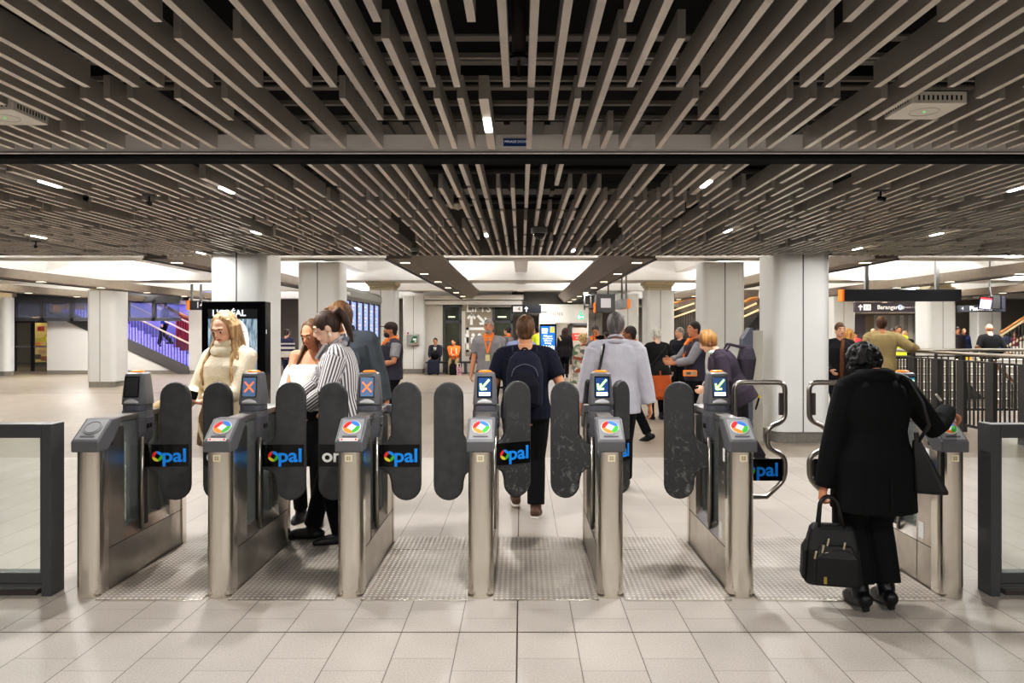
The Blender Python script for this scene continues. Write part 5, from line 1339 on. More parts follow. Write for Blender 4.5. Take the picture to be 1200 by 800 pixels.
def up_k(P, x, y, z): return P.up(x, y, z)*P.k
def wpt(P, loc):       # local point of a person -> world
    a = P.o.rotation_euler[2]; return V((P.o.location.x, P.o.location.y, P.o.location.z))+Matrix.Rotation(a,3,'Z')@V(loc)

# ---- woman in black at the right gate
def woman_in_black():
    P = person(2.062, 4.20, 3, 1.56, 'woman seen from behind in black coat and trousers, hand on the rightmost gate reader', sex='f', skin='tan', build=1.19,
        z0=.035, hipz=.90, arm=1.24, hoff=(-.02,.05,-.075), head=(4,16,0), lh=(-.325,.02,.69), rh=(.625,.20,1.20), rpole=(.1,-.5,-1), lpole=(-1,-.4,0), lf=(-.098,-.02,0), rf=(.085,.0,0),
        rhand=((.8,-.15,-.42),(-.45,0,-.8),42), voxel=.0065, curl=50, face=True, foot_yaw=(1,-4), lfoot=9, rfoot=9)
    coat = fabric('coat_black', (11,11,12), bump=.35)
    o = top(P, coat, 'coat', off=.040, hem=.615, sleeve=.985, sl_off=.030, flare=.022, neck=1.45, belly=.02)
    MB().tube([(P.up(0,-.01,1.475)+V((math.cos(a)*.080,math.sin(a)*.082,0)))*P.k for a in [i*math.pi/10 for i in range(20)]], .046, 8, closed=True).build('coat_collar', coat, P.o, smooth=True)
    k = P.k
    for sx in (-1, 1): MB().bar(P.up(sx*.09,-.01,1.490)*k, P.up(sx*.17,-.015,1.472)*k, .035, .012).build('epaulette', coat, P.o)
    MB().bar(P.up(.0,-.212,.64)*k, P.up(.0,-.212,.86)*k, .006, .006).build('coat_vent', mat('vent_line', (6,6,7), .9), P.o)
    trousers(P, fabric('trousers_black', (15,15,17)), off=.046, hemt=.93, flare=.006)
    shoes(P, LEATHER, boot=.22, heel=.042, name='ankle_boot', big=1.1)
    hair(P, H_BLACK, 'curly', vol=1.10)
    mb = MB(); rnd = random.Random(3)
    for j in range(60):
        a = rnd.uniform(-1.9,1.9); mb.ell(P.H((math.sin(a)*.085, -math.cos(a)*.085-.02, rnd.uniform(-.12,-.07))), (.020*P.k,)*3, P.RH, 8, 5)
    fuse(mb, .007, 'hair_nape', H_BLACK, P.o, smooth=1)
    return P
WB = woman_in_black()
k = WB.k
# briefcase held in the left hand
hp = wpt(WB, WB.wr[0]*k); 
BAGM = mat('bag_black', (15,15,16), .5, bump=.15, bscale=150); ZIP = mat('zip_metal', (206,196,170), .3, .9)
g = thing('briefcase', (1.80, 4.16, .165), 'black soft briefcase with zips in the left hand of the woman in black', 'bag', rz=math.radians(-14))
b = MB(); 
b.loft([((0,0,.0),(.150,0,0),(0,.095,0)),((0,0,.02),(.160,0,0),(0,.105,0)),((0,0,.20),(.145,0,0),(0,.085,0)),((0,0,.31),(.120,0,0),(0,.05,0)),((0,0,.335),(.10,0,0),(0,.03,0))], 28, power=5)
b.build('body', BAGM, g, smooth=False, bevel=.008)
MB().loft([((.01,-.108,.02),(.115,0,0),(0,.02,0)),((.01,-.105,.17),(.112,0,0),(0,.022,0)),((.01,-.09,.235),(.08,0,0),(0,.012,0))], 20, power=5).build('front_pocket', mat('bag_black2', (19,19,20), .5, bump=.15, bscale=150), g, bevel=.006)
MB().loft([((-.158,-.01,.03),(.012,0,0),(0,.07,0)),((-.150,-.01,.19),(.014,0,0),(0,.06,0)),((-.13,0,.24),(.008,0,0),(0,.03,0))], 16, power=4).build('side_pocket', BAGM, g, bevel=.005)
for dy in (-.035, .035): MB().tube(curve_pts([(-.075,dy,.30),(-.062,dy*.4,.455),(-.035,dy*.2,.492),(.005,dy*.2,.492),(.035,dy*.4,.455),(.065,dy,.30)], .05), .0095, 8).build('handle', mat('handle_black', (16,16,17), .4), g, smooth=True)
for px, pz, dy in ((-.10,.20,-.118),(-.06,.235,-.115),(.055,.255,-.10),(-.03,.27,-.095)):
    MB().tube([(px,dy,pz),(px-.008,dy-.004,pz-.035)], .006, 8, round_end=True).build('zip_pull', ZIP, g)
MB().tube(curve_pts([(-.11,-.128,.04),(-.11,-.124,.17),(.03,-.112,.23),(.12,-.120,.19)], .05), .003, 6).build('zip', mat('zip_dark', (70,66,58), .4, .6), g)
MB().box(-.062,-.045,-.132,-.128,.025,.065).build('logo_tab', mat('tab_gold', (150,128,60), .4), g)
# handbag on the right shoulder
g = thing('shoulder_bag', (2.285, 4.08, .70), 'black leather tote hanging from the right shoulder of the woman in black', 'bag', rz=math.radians(-20))
MB().loft([((.04,0,0),(.085,0,0),(0,.05,0)),((.035,0,.02),(.088,0,0),(0,.055,0)),((-.01,0,.20),(.045,0,0),(0,.035,0)),((-.032,0,.295),(.020,0,0),(0,.02,0))], 20, power=4).build('body', mat('tote_black', (18,18,19), .38, bump=.1, bscale=90), g, bevel=.006)
def rel(P, o, x, y, z):
    q = wpt(P, P.up(x, y, z)*P.k)-V(o.location); return Matrix.Rotation(-o.rotation_euler[2],3,'Z')@q
MB().tube([(-.030,-.012,.28), rel(WB,g,.245,-.20,1.18), rel(WB,g,.20,-.205,1.32), rel(WB,g,.165,-.13,1.455), rel(WB,g,.16,-.0,1.492), rel(WB,g,.17,.12,1.42)], .011, 8, flat=.5).tube([(-.034,.012,.28), rel(WB,g,.255,-.18,1.16), rel(WB,g,.225,-.19,1.28)], .008, 8, flat=.5).build('strap', mat('strap_black', (34,34,36), .35), g, smooth=True)
MB().tube([(-.036,-.012,.34),(-.03,-.012,.28)], .013, 8).build('buckle', mat('buckle', (70,68,66), .3, .8), g)

# ---- blonde woman behind the left gates
P = person(-2.24, 5.50, 163, 1.74, 'young woman with long blonde hair and cream roll neck jumper, looking down', sex='f', skin='fair', head=(2,20,0), lh=(-.03,.32,1.09), rh=(.14,.29,1.07),
           lpole=(-.5,-.5,-.7), rpole=(.6,-.5,-.7), lf=(-.08,.10,0), rf=(.09,-.22,.03), voxel=.0065, curl=26, lhand=((.8,.5,.1),(0,.2,1),35), rhand=((-.3,.9,.1),(-.6,0,.8),40))
CREAMK = fabric('knit_cream', (226,212,186), bump=.6, bscale=70, noise=.06)
o = top(P, CREAMK, 'jumper', off=.044, hem=.74, sleeve=.98, sl_off=.026, flare=.02, neck=1.46, smooth=14)
k = P.k
MB().tube([(P.up(0,.0,1.462)+V((math.cos(a)*.082,math.sin(a)*.080+.008,-.025*math.sin(a))))*k for a in [i*math.pi/12 for i in range(24)]], .046*k, 10, closed=True).build('roll_neck', CREAMK, P.o, smooth=True)
MB().tube([(P.up(0,.01,1.515)+V((math.cos(a)*.066,math.sin(a)*.068+.004,-.02*math.sin(a))))*k for a in [i*math.pi/12 for i in range(24)]], .030*k, 10, closed=True).build('roll_neck', CREAMK, P.o, smooth=True)
skirt(P, BLK, hem=.62, flare=-.02)
shoes(P, LEATHER, boot=.35, name='boot', heel=.02)
hair(P, H_BLONDE, 'long', length=.34, vol=1.03)
hm = MB(); rnd = random.Random(5)
for sx in (-1, 1):
    for j in range(10):
        x_ = .078+.010*rnd.random(); L = .16+.12*rnd.random(); yo = .004*j
        p3 = P.H((sx*(x_+.006), .012-.004*j, -.10)); p4 = p3+V((sx*(.012+.004*j), .052+yo, -.13))*k; p5 = p4+V((sx*.012*rnd.random(), .014, -L))*k
        pts = [P.H((sx*.010,.030-.008*j,.108)), P.H((sx*.064,.024-.006*j,.078)), P.H((sx*(x_+.003),.014-.005*j,-.01)), p3, p4, p5]
        hm.tube(pts, [.010*k,.014*k,.015*k,.014*k,.012*k,.006*k], 7, round_end=True)
fuse(hm, .0065, 'hair_lengths', H_BLONDE, P.o, smooth=2)
BW = P
c = wpt(P, (P.wr[0]+P.wr[1])/2*k)
g = thing('phone', (c.x+.01, c.y-.12, c.z+.075), 'dark phone in a lime green case held by the blonde woman', 'phone', rz=.5)
MB().box(-.07,.07,-.035,.035,0,.012).build('body', BLACK_GL, g, bevel=.006, rot=(.9,.35,0)); MB().box(-.080,-.025,-.038,.038,-.004,.015).build('case_end', mat('lime', (120,214,60), .4, emit=(120,214,60), es=.2), g, bevel=.005, rot=(.9,.35,0))
jk = MB(); jk.loft([((0,0,.04),(.07,0,0),(0,.06,0)),((0,0,.0),(.11,0,0),(0,.075,0)),((-.02,0,-.15),(.13,0,0),(0,.07,0)),((-.03,0,-.34),(.12,0,0),(0,.055,0)),((-.02,0,-.42),(.10,0,0),(0,.04,0))], 18, power=2.6)
tag(fuse(jk, .008, 'jacket', fabric('jacket_beige', (206,180,140)), None, smooth=4), 'beige jacket draped over the forearm of the blonde woman', 'jacket').location = (c.x-.17, c.y-.02, c.z-.02)
# ---- woman in striped shirt
P = person(-1.36, 5.52, 101, 1.76, 'woman in a grey and white striped shirt with tied up brown hair, facing left', sex='f', skin='pale', lean=7, head=(4,24,0), rh=(.05,.40,1.02), lh=(-.14,.30,1.00), lpole=(-1,-.6,-.5), rpole=(.6,-.4,-1),
           lf=(-.07,.02,0), rf=(.09,.24,0), voxel=.0065, rhand=((-.1,1,-.15),(0,.1,-1),14), lhand=((.2,1,0),(1,0,-.2),28))
o = top(P, BLK, 'shirt', off=.036, hem=.84, sleeve=.86, sl_off=.028, flare=.01)
stripes_on(o, P, 300, (98,92,98), (232,228,226), 'striped_cotton')
cl = collar(P, MATS['cloth_black'], 'collar', r=.064); cl.data.materials.clear(); cl.data.materials.append(mat('collar_stripe', (176,172,174), .8, noise=.3, nscale=40, stretch=(1,1,.1)))
trousers(P, BLK, off=.012, hemt=.98)
shoes(P, LEATHER, boot=.25, name='boot')
hair(P, hair_mat('hair_deep_brown', (66,46,36)), 'pony', length=.04)
MB().ell(P.H((-.082,-.0,-.055)), (.008*P.k,.010*P.k,.020*P.k), P.RH).build('earring', mat('earring', (236,226,206), .3), P.o, smooth=True)
MB().bar(up_k(P,-.155,.10,1.30), up_k(P,-.06,.155,1.30), .006, .075).build('pocket', mat('pocket_stripe', (150,146,150), .8, noise=.4, nscale=60, stretch=(1,.05,1)), P.o)
# ---- woman in white off-shoulder top
P = person(-1.80, 6.10, 186, 1.70, 'woman in a white off the shoulder top, half hidden by the striped shirt', sex='f', skin='tan', lean=4, side=-6, head=(-30,22,0), lh=(-.20,.24,.98), rh=(.04,.30,.98), rpole=(1,-.3,-.5), lf=(-.09,.06,0), rf=(.08,-.06,0), voxel=.007)
WHT = fabric('white_linen', (238,234,228), bump=.35)
k = P.k; mb = MB()
mb.loft([(P.up(0,0,1.355)*k, V((.215*k,0,0)), V((0,.125*k,0))),(P.up(0,.0,1.30)*k, V((.245*k,0,0)), V((0,.15*k,0))),(P.up(0,.01,1.15)*k, V((.275*k,0,0)), V((0,.18*k,0))),(P.up(0,.01,1.06)*k, V((.29*k,0,0)), V((0,.19*k,0)))], 26)
fuse(mb, .009, 'top', WHT, P.o, smooth=3)
mb = MB(); mb.loft([(P.up(0,0,1.20)*k, V((.165*k,0,0)), V((0,.13*k,0))),(P.up(0,0,.96)*k, V((.19*k,0,0)), V((0,.14*k,0)))], 20); mb.build('underlayer', WHT, P.o, smooth=True)
skirt(P, fabric('skirt_ruched', (26,26,28), bump=.8, bscale=18), hem=.50, flare=.03); trousers(P, BLK, off=.006, name='tights')
MB().tube([up_k(P,-.09,-.06,1.45), up_k(P,-.10,.13,1.36), up_k(P,-.06,.20,1.2), up_k(P,.10,.215,1.02)], .014, 8, flat=.4).build('bag_strap', LEATHER, P.o)
shoes(P, LEATHER, boot=.5, name='boot')
hair(P, H_BROWN, 'long', length=.22)
MB().tube([(P.wr[1]*k+V((math.cos(a)*.034,0,math.sin(a)*.034))) for a in [i*math.pi/6 for i in range(12)]], .008, 6, closed=True).build('watch', mat('watch', (120,110,96), .3, .7), P.o)
c = wpt(P, P.up(.0,.24,.97)*k)
# ---- tall man in charcoal shirt
P = person(-1.49, 6.55, 172, 1.86, 'tall man in a charcoal shirt with white earphones behind the striped shirt', skin='tan', build=1.06, lean=8, side=8, head=(-46,14,0), lh=(-.28,.05,.86), rh=(.1,.30,1.06), rpole=(1,-.3,-.4), voxel=.007)
o = top(P, fabric('shirt_charcoal', (80,86,92), bump=.4), 'shirt', off=.030, hem=.80, sleeve=.98, sl_off=.022)
collar(P, MATS['shirt_charcoal'], 'collar')
MB().bar(up_k(P,-.145,.152,1.28), up_k(P,-.055,.163,1.28), .004, .11).build('pocket', MATS['shirt_charcoal'], P.o)
trousers(P, BLK); shoes(P, mat('boot_tan', (150,112,72), .6), boot=.2)
hair(P, hair_mat('hair_sandy', (122,90,62)), 'short', vol=1.05)
k = P.k
MB().tube([P.H((-.080,.005,-.015)), P.H((-.078,.02,-.06)), up_k(P,-.05,.09,1.45), up_k(P,-.02,.16,1.30)], .0045, 6).build('earphone_cord', INK_W, P.o)
# ---- man with backpack walking away
P = person(.04, 6.25, -2, 1.72, 'man in navy t-shirt with a dark backpack walking away through the middle lane', skin='tan', build=1.12, head=(0,0,0), lh=(-.32,.06,.90), rh=(.32,.10,.95), rf=(.09,.02,.0), lf=(-.10,.34,0), rfoot=10, voxel=.007, face=False)
top(P, NAVY, 'shirt', off=.028, hem=.86, sleeve=.36, sl_off=.026, flare=.01)
trousers(P, BLK, off=.022); shoes(P, mat('shoe_brown', (92,66,52), .5), sole=mat('sole_white', (220,214,206), .6))
hair(P, hair_mat('hair_light_brown', (96,68,44)), 'short')
BP = P
c = wpt(P, P.up(.0,-.24,1.22)*P.k)
g = thing('backpack', (c.x, c.y, c.z), 'dark navy backpack with a front pocket on the man in the navy t-shirt', 'backpack')
PK = fabric('pack_navy', (36,38,54), bump=.2)
m_ = MB(); m_.loft([((0,0,-.24),(.13,0,0),(0,.06,0)),((0,0,-.22),(.15,0,0),(0,.08,0)),((0,0,.05),(.155,0,0),(0,.095,0)),((0,0,.17),(.125,0,0),(0,.075,0)),((0,.01,.225),(.07,0,0),(0,.045,0))], 24, power=3.4)
m_.build('body', PK, g, bevel=.01)
MB().loft([((0,-.09,-.20),(.115,0,0),(0,.035,0)),((0,-.10,-.05),(.12,0,0),(0,.04,0)),((0,-.09,.03),(.08,0,0),(0,.025,0)),((0,-.085,.05),(.04,0,0),(0,.015,0))], 20, power=3).build('front_pocket', fabric('pack_dark', (26,27,36)), g, bevel=.006)
MB().tube(curve_pts([(-.11,-.09,.02),(-.09,-.10,.09),(0,-.10,.13),(.09,-.10,.09),(.11,-.09,.02)], .06), .004, 6).build('zip', mat('pack_zip', (96,98,110), .4), g)
for sx in (-1, 1): MB().tube([(sx*.09,.02,.19),(sx*.105,.15,.245),(sx*.11,.30,.15),(sx*.12,.26,-.05),(sx*.13,.03,-.18)], .018, 8, flat=.4).build('strap', PK, g, smooth=True)
MB().tube(curve_pts([(-.03,.03,.215),(-.02,.03,.25),(.02,.03,.25),(.03,.03,.215)], .02), .008, 6).build('grab_loop', PK, g)
# ---- man in grey shirt
P = person(.93, 7.05, -6, 1.76, 'grey haired man in a pale grey shirt walking away with a shoulder satchel', skin='tan', build=1.14, head=(-12,2,0), lh=(-.34,.02,.84), rh=(.33,.0,.84), lf=(-.1,-.12,.02), rf=(.1,.28,0), voxel=.007, face=True)
top(P, fabric('shirt_pale', (176,174,182), bump=.5, bscale=16), 'shirt', off=.036, hem=.80, sleeve=.98, sl_off=.034, flare=.02)
collar(P, MATS['shirt_pale'], open_=False)
trousers(P, BLK); shoes(P, SHOE_B); hair(P, H_SALT, 'short', vol=1.04)
k = P.k
c = wpt(P, P.up(-.27,.0,1.02)*k)
g = thing('satchel', (c.x, c.y, c.z), 'black shoulder satchel at the left hip of the grey shirted man', 'bag', rz=.2)
MB().loft([((0,0,-.16),(.04,0,0),(0,.15,0)),((0,0,-.14),(.055,0,0),(0,.16,0)),((0,0,.08),(.045,0,0),(0,.15,0)),((0,0,.10),(.03,0,0),(0,.13,0))], 20, power=4).build('body', LEATHER, g, bevel=.008)
MB().tube([(0,-.12,.06), rel(P,g,-.20,-.20,1.10), rel(P,g,-.15,-.205,1.25), rel(P,g,-.12,-.15,1.42), rel(P,g,-.115,-.0,1.49), rel(P,g,-.12,.14,1.40), rel(P,g,-.2,.18,1.15), (0,.13,.06)], .02, 8, flat=.35).build('strap', LEATHER, g, smooth=True)

# ---- staff and travellers further back
def staff(x, Y, yaw, h, label, sex='m', vest=False, sleeve=.38, hairm=H_DARK, hk='crop', voxel=.010, lany=True, **kw):
    P = person(x, Y, yaw, h, label, sex=sex, voxel=voxel, **kw)
    top(P, STAFF_GREY, 'shirt', off=.024, hem=.90, sleeve=sleeve, sl_off=.024)
    if vest: top(P, VEST, 'vest', off=.034, hem=.86, sleeve=0, neck=1.44)
    collar(P, OR_CL)
    if lany: lanyard(P, OR_CL)
    trousers(P, BLK); shoes(P, SHOE_B); hair(P, hairm, hk)
    return P
P = staff(fx(573,12), 12, 176, 1.78, 'smiling grey haired man in grey staff shirt with orange collar and lanyard, facing the gates', hairm=H_GREY, hk='short', skin='tan', build=1.1, lh=(-.28,-.02,.86), rh=(.28,.08,.84))
MB().ell(P.H((0,.055,-.075)), (.050*P.k,.045*P.k,.038*P.k), P.RH).build('beard', H_GREY, P.o, smooth=True)
P = staff(fx(459,11.2), 11.2, 118, 1.72, 'bearded man in a dark staff vest and cap on the left, facing left', vest=True, skin='olive', build=1.12, rh=(.30,-.12,.90), lh=(-.2,.3,1.1), head=(-14,0,0), hairm=H_DARK)
MB().ell(P.H((0,.050,-.070)), (.058*P.k,.055*P.k,.050*P.k), P.RH).build('beard', H_DARK, P.o, smooth=True)
mb = MB().ell(P.H((0,-.008,.052)), (.088*P.k,.106*P.k,.085*P.k), P.RH, 18, 9); mb.loft([(P.H((0,.10,.052)), P.RH@V((.066*P.k,0,0)), P.RH@V((0,.070*P.k,0))),(P.H((0,.10,.064)), P.RH@V((.066*P.k,0,0)), P.RH@V((0,.068*P.k,0)))], 18)
fuse(mb, .008, 'cap', fabric('cap_brown', (62,50,46)), P.o)
P = staff(fx(814,10.8), 10.8, 96, 1.73, 'dark haired man in navy staff vest and orange collar, hands held together', vest=True, sleeve=.9, skin='tan', rh=(.06,.36,1.16), lh=(-.06,.34,1.12), head=(14,0,0), hairm=H_DARK, lpole=(-1,-.6,-.5), rpole=(1,-.6,-.5), lhand=((.3,1,.1),(1,0,0),25), rhand=((-.2,1,.1),(-1,0,0),25), lany=False)
MB().bar(up_k(P,.06,.10,1.45), up_k(P,.06,.165,1.15), .03, .006).build('lanyard', OR_CL, P.o); MB().bar(up_k(P,-.06,.10,1.45), up_k(P,.0,.165,1.2), .03, .006).build('lanyard', OR_CL, P.o)
c = wpt(P, P.up(-.16,.12,.985)*P.k)
g = thing('card_reader', (c.x-.02, c.y-.06, c.z), 'orange edged handheld card reader clipped at the waist of the vested staff man', 'card reader')
MB().box(-.10,.10,-.035,.035,-.045,.045).build('case', ORANGE, g, bevel=.012); MB().box(-.085,.085,-.039,-.033,-.03,.03).build('face', mat('reader_grey', (176,150,120), .4), g); MB().box(-.06,.0,-.041,-.038,-.016,.016).build('display', DARK_PL, g)
staff(fx(739,10.5), 10.5, 72, 1.66, 'dark skinned staff member with orange collar half hidden behind the grey shirted man', skin='brown', lf=(-.09,.20,0), rf=(.09,-.25,.02), rfoot=25, lany=False)
staff(fx(698,16), 16, 150, 1.72, 'staff man with orange collar looking down at his hands near the exit sign', skin='tan', head=(20,22,0), lh=(-.03,.34,1.14), rh=(.05,.34,1.14), lany=False, voxel=.012)
staff(fx(595,20), 20, 60, 1.70, 'staff woman with tied dark hair behind the grey haired staff man', sex='f', hk='bun', lany=False, voxel=.013)
P = person(fx(611,12.5), 12.5, 4, 1.66, 'person in a pale blue shirt mostly hidden behind the backpack man', build=1.15, voxel=.012, face=False); top(P, fabric('blue_pale', (150,160,200)), off=.03); trousers(P, JEANS); shoes(P, SHOE_B); hair(P, H_DARK, 'crop')
P = person(fx(662,24.8), 24.8, 0, 1.68, 'woman with long dark hair and dark coat walking away down the central passage', sex='f', voxel=.013, face=False, lf=(-.06,.12,0), rf=(.06,-.12,.02), rfoot=15, build=1.15); top(P, fabric('coat_dark', (40,36,40)), 'coat', off=.05, hem=.72, sl_off=.035, flare=.03); trousers(P, BLK); shoes(P, SHOE_B); hair(P, hair_mat('hair_auburn', (54,38,34)), 'long', length=.18, vol=1.15); top_k = P.k
MB().bar(up_k(P,-.20,-.06,1.44), up_k(P,-.12,-.13,1.30), .11, .05).build('scarf', fabric('scarf_cream', (214,196,160)), P.o)
# patterned coat
def camo():
    m = bpy.data.materials.new('patterned_coat'); m.use_nodes = True; nt = m.node_tree; N = nt.nodes; K = nt.links; b = N['Principled BSDF']; b.inputs['Roughness'].default_value = .9
    tc = N.new('ShaderNodeTexCoord'); mp = N.new('ShaderNodeMapping'); mp.inputs['Scale'].default_value = (1,1,1.7); v = N.new('ShaderNodeTexVoronoi'); v.inputs['Scale'].default_value = 9; K.new(tc.outputs['Object'], mp.inputs[0]); K.new(mp.outputs[0], v.inputs['Vector'])
    sp = N.new('ShaderNodeSeparateColor'); K.new(v.outputs['Color'], sp.inputs[0]); r = N.new('ShaderNodeValToRGB'); r.color_ramp.interpolation = 'CONSTANT'
    cs = [(0,(206,198,184)),(.36,(160,154,146)),(.58,(160,92,62)),(.72,(110,116,112)),(.86,(104,132,100))]
    r.color_ramp.elements[0].color = (*lin(cs[0][1]),1); r.color_ramp.elements[1].position = cs[1][0]; r.color_ramp.elements[1].color = (*lin(cs[1][1]),1)
    for p, c in cs[2:]: e = r.color_ramp.elements.new(p); e.color = (*lin(c),1)
    K.new(sp.outputs[0], r.inputs[0]); K.new(r.outputs[0], b.inputs['Base Color']); return m
P = person(fx(683,14.5), 14.5, -55, 1.53, 'elderly woman with curly fair hair in a grey and rust patterned coat', sex='f', skin='pale', build=1.3, head=(-14,4,0), voxel=.011, lh=(-.3,.1,.9), rh=(.2,.3,1.0)); top(P, camo(), 'coat', off=.06, hem=.62, sl_off=.04, flare=.05); trousers(P, BLK); shoes(P, SHOE_B); hair(P, hair_mat('hair_straw', (216,186,140)), 'curly', vol=1.05)
P = person(fx(711,15), 15, 120, 1.56, 'dark haired person raising a camera to the face, right of the patterned coat', skin='olive', voxel=.012, rh=(.06,.22,1.44), lh=(-.05,.22,1.44), lpole=(-1,.2,-1), rpole=(1,.2,-1)); top(P, fabric('cloth_brown', (72,58,54)), off=.03); trousers(P, BLK); shoes(P, SHOE_B); hair(P, H_DARK, 'crop')
c = wpt(P, P.H((0,.14,0))); tag(MB().box(-.06,.06,-.05,.05,-.045,.045).tube([(-.06,-.02,0),(-.12,-.04,0)], .03, 10).build('camera', BLACK_GL, loc=c, bevel=.006), 'small black camera held to the face of the dark haired person', 'camera')
# woman with orange skirt
P = person(fx(770,13.1), 13.1, 6, 1.63, 'white haired woman in black jacket and long rust orange skirt, seen from behind', sex='f', skin='pale', build=1.14, voxel=.009, head=(16,4,0), lh=(-.24,.22,1.02), rh=(.32,.02,.92), rpole=(1,-.5,0), face=True, lf=(-.10,0,0), rf=(.08,-.02,0)); k = P.k
top(P, fabric('jacket_black', (30,29,30)), 'jacket', off=.035, hem=.86, sl_off=.028, flare=.05); skirt(P, fabric('skirt_rust', (176,92,46), noise=.18), hem=.40, flare=.13, pleats=1.0)
MB().bar(up_k(P,0,-.20,.94), up_k(P,0,-.215,.86), .035, .012).build('jacket_vent', MATS['skirt_rust'], P.o)
shoes(P, SHOE_B, boot=.12, heel=.02); hair(P, H_WHITE, 'curly', vol=.98)
for i in (0, 1): MB().tube([P.kn[i]*k, (P.kn[i]*.6+P.an[i]*.4)*k, P.an[i]*k], [.060*k,.058*k,.041*k], 12).build('stocking', BLK, P.o, smooth=True)
MB().tube([up_k(P,.15,-.10,1.42), up_k(P,.05,-.172,1.30), up_k(P,-.12,-.185,1.10), up_k(P,-.2,-.10,1.0)], .008, 6).build('bag_cord', LEATHER, P.o)
P = person(fx(797,15.2), 15.2, 140, 1.66, 'person in dark clothes facing left behind the vested staff man', skin='fair', voxel=.012, head=(-30,0,0), rh=(.1,.3,1.2)); top(P, fabric('cloth_ink', (34,36,46)), off=.035); trousers(P, BLK); shoes(P, SHOE_B); hair(P, H_GREY, 'crop')
# blonde traveller hurrying left
P = person(fx(866,8.3), 8.3, 84, 1.68, 'fair haired person in dark plum jacket leaning forward, right of the vested man', sex='f', skin='fair', lean=30, head=(0,26,0), voxel=.009, lh=(-.20,.42,.98), rh=(.2,.1,.9), lf=(-.09,.30,0), rf=(.09,-.28,.04), rfoot=25, build=1.1)
top(P, fabric('jacket_plum', (62,54,66)), 'jacket', off=.05, hem=.80, sl_off=.036); trousers(P, fabric('trousers_dark', (38,34,40))); shoes(P, SHOE_B); hair(P, hair_mat('hair_ginger', (150,108,64)), 'short', vol=1.1)
MB().tube([(P.up(0,-.01,1.47)+V((math.cos(a)*.072,math.sin(a)*.072,0)))*P.k for a in [i*math.pi/8 for i in range(16)]], .024, 8, closed=True).build('scarf', fabric('scarf_mint', (196,226,206)), P.o, smooth=True)
c = wpt(P, P.up(0,-.25,1.18)*P.k)
g = thing('backpack', (c.x, c.y, c.z), 'dark plum backpack on the fair haired person hurrying left', 'backpack', rz=math.radians(84))
MB().loft([((0,0,-.22),(.12,0,0),(0,.06,0)),((0,0,.05),(.14,0,0),(0,.10,0)),((0,0,.17),(.11,0,0),(0,.07,0)),((0,0,.21),(.06,0,0),(0,.03,0))], 20, power=3.2).build('body', fabric('pack_plum', (58,52,62)), g, bevel=.01)
for sx in (-1, 1): MB().tube([(sx*.09,.03,.18),(sx*.1,.2,.22),(sx*.11,.30,.05),(sx*.11,.04,-.16)], .016, 8, flat=.4).build('strap', MATS['pack_plum'], g)
# left background
P = person(fx(336,21.5), 21.5, -8, 1.63, 'man in navy and white striped jumper seen from behind beside the left column', voxel=.012, face=False)
def hstripe():
    m = bpy.data.materials.new('banded_knit'); m.use_nodes = True; nt = m.node_tree; N = nt.nodes; K = nt.links; b = N['Principled BSDF']; b.inputs['Roughness'].default_value = .9
    tc = N.new('ShaderNodeTexCoord'); sp = N.new('ShaderNodeSeparateXYZ'); K.new(tc.outputs['Object'], sp.inputs[0])
    r = N.new('ShaderNodeValToRGB'); r.color_ramp.interpolation = 'CONSTANT'; nv = (*lin((48,46,82)),1); wv = (*lin((220,214,204)),1)
    es = [(0,wv),(.56,wv),(.60,nv),(.64,wv),(.68,nv),(.72,wv),(.75,nv)]
    r.color_ramp.elements[0].color = wv; r.color_ramp.elements[1].position = .56; r.color_ramp.elements[1].color = wv
    for p, c in es[2:]: e = r.color_ramp.elements.new(p); e.color = c
    mu = N.new('ShaderNodeMath'); mu.operation = 'DIVIDE'; mu.inputs[1].default_value = 1.66; K.new(sp.outputs[2], mu.inputs[0]); K.new(mu.outputs[0], r.inputs[0]); K.new(r.outputs[0], b.inputs['Base Color']); return m
top(P, hstripe(), 'jumper', off=.03); trousers(P, JEANS); shoes(P, SHOE_B); hair(P, H_DARK, 'crop')
P = person(fx(195,28), 27.9, 100, 1.72, 'person in dark trousers and blue top coming down the violet lit stairs', z0=1.0, voxel=.013, lf=(-.09,.2,0), rf=(.09,-.2,.1)); top(P, fabric('blue_top', (46,64,150)), off=.03); trousers(P, NAVY); shoes(P, SHOE_B); hair(P, H_DARK, 'crop')
# seated people on the bench
def seated(px, label, yaw=180, tp=None, bt=None, lean=14, h=1.72, **kw):
    P = person(fx(px,26.75), 26.75, yaw, h, label, hipz=.52, lean=lean, lf=(-.13,.44,0), rf=(.13,.44,0), kpole=(0,.4,1), voxel=.012, **kw)
    top(P, tp, off=.03, hem=.92, sleeve=kw.get('sleeve_', .98)); trousers(P, bt); return P
P = seated(510.5, 'man in dark suit and tie seated on the bench behind luggage', tp=fabric('suit_navy', (44,46,56)), bt=fabric('suit_navy2', (44,46,56)), skin='olive', lh=(-.16,.36,.62), rh=(.16,.36,.62), lean=6); shoes(P, SHOE_B); hair(P, H_BLACK, 'crop')
MB().prism([(-.06*P.k,.0),(.06*P.k,.0),(.0,-.22*P.k)], 'y', 0, .01).build('shirt_front', INK_W, P.o, loc=up_k(P,0,.152,1.42)); MB().box(-.012,.012,0,.01,-.22,0).build('tie', BLACK_GL, P.o, loc=up_k(P,0,.165,1.42))
P = seated(532.5, 'worker in orange high visibility shirt and khaki trousers seated on the bench', tp=mat('hivis_orange', (240,118,40), .7, emit=(240,118,40), es=.1), bt=fabric('khaki', (148,134,104)), skin='tan', lh=(-.04,.46,.70), rh=(.04,.46,.70), lean=20, head=(-30,0,0)); shoes(P, mat('boot_sand', (196,166,110), .6), boot=.5); hair(P, H_DARK, 'crop')
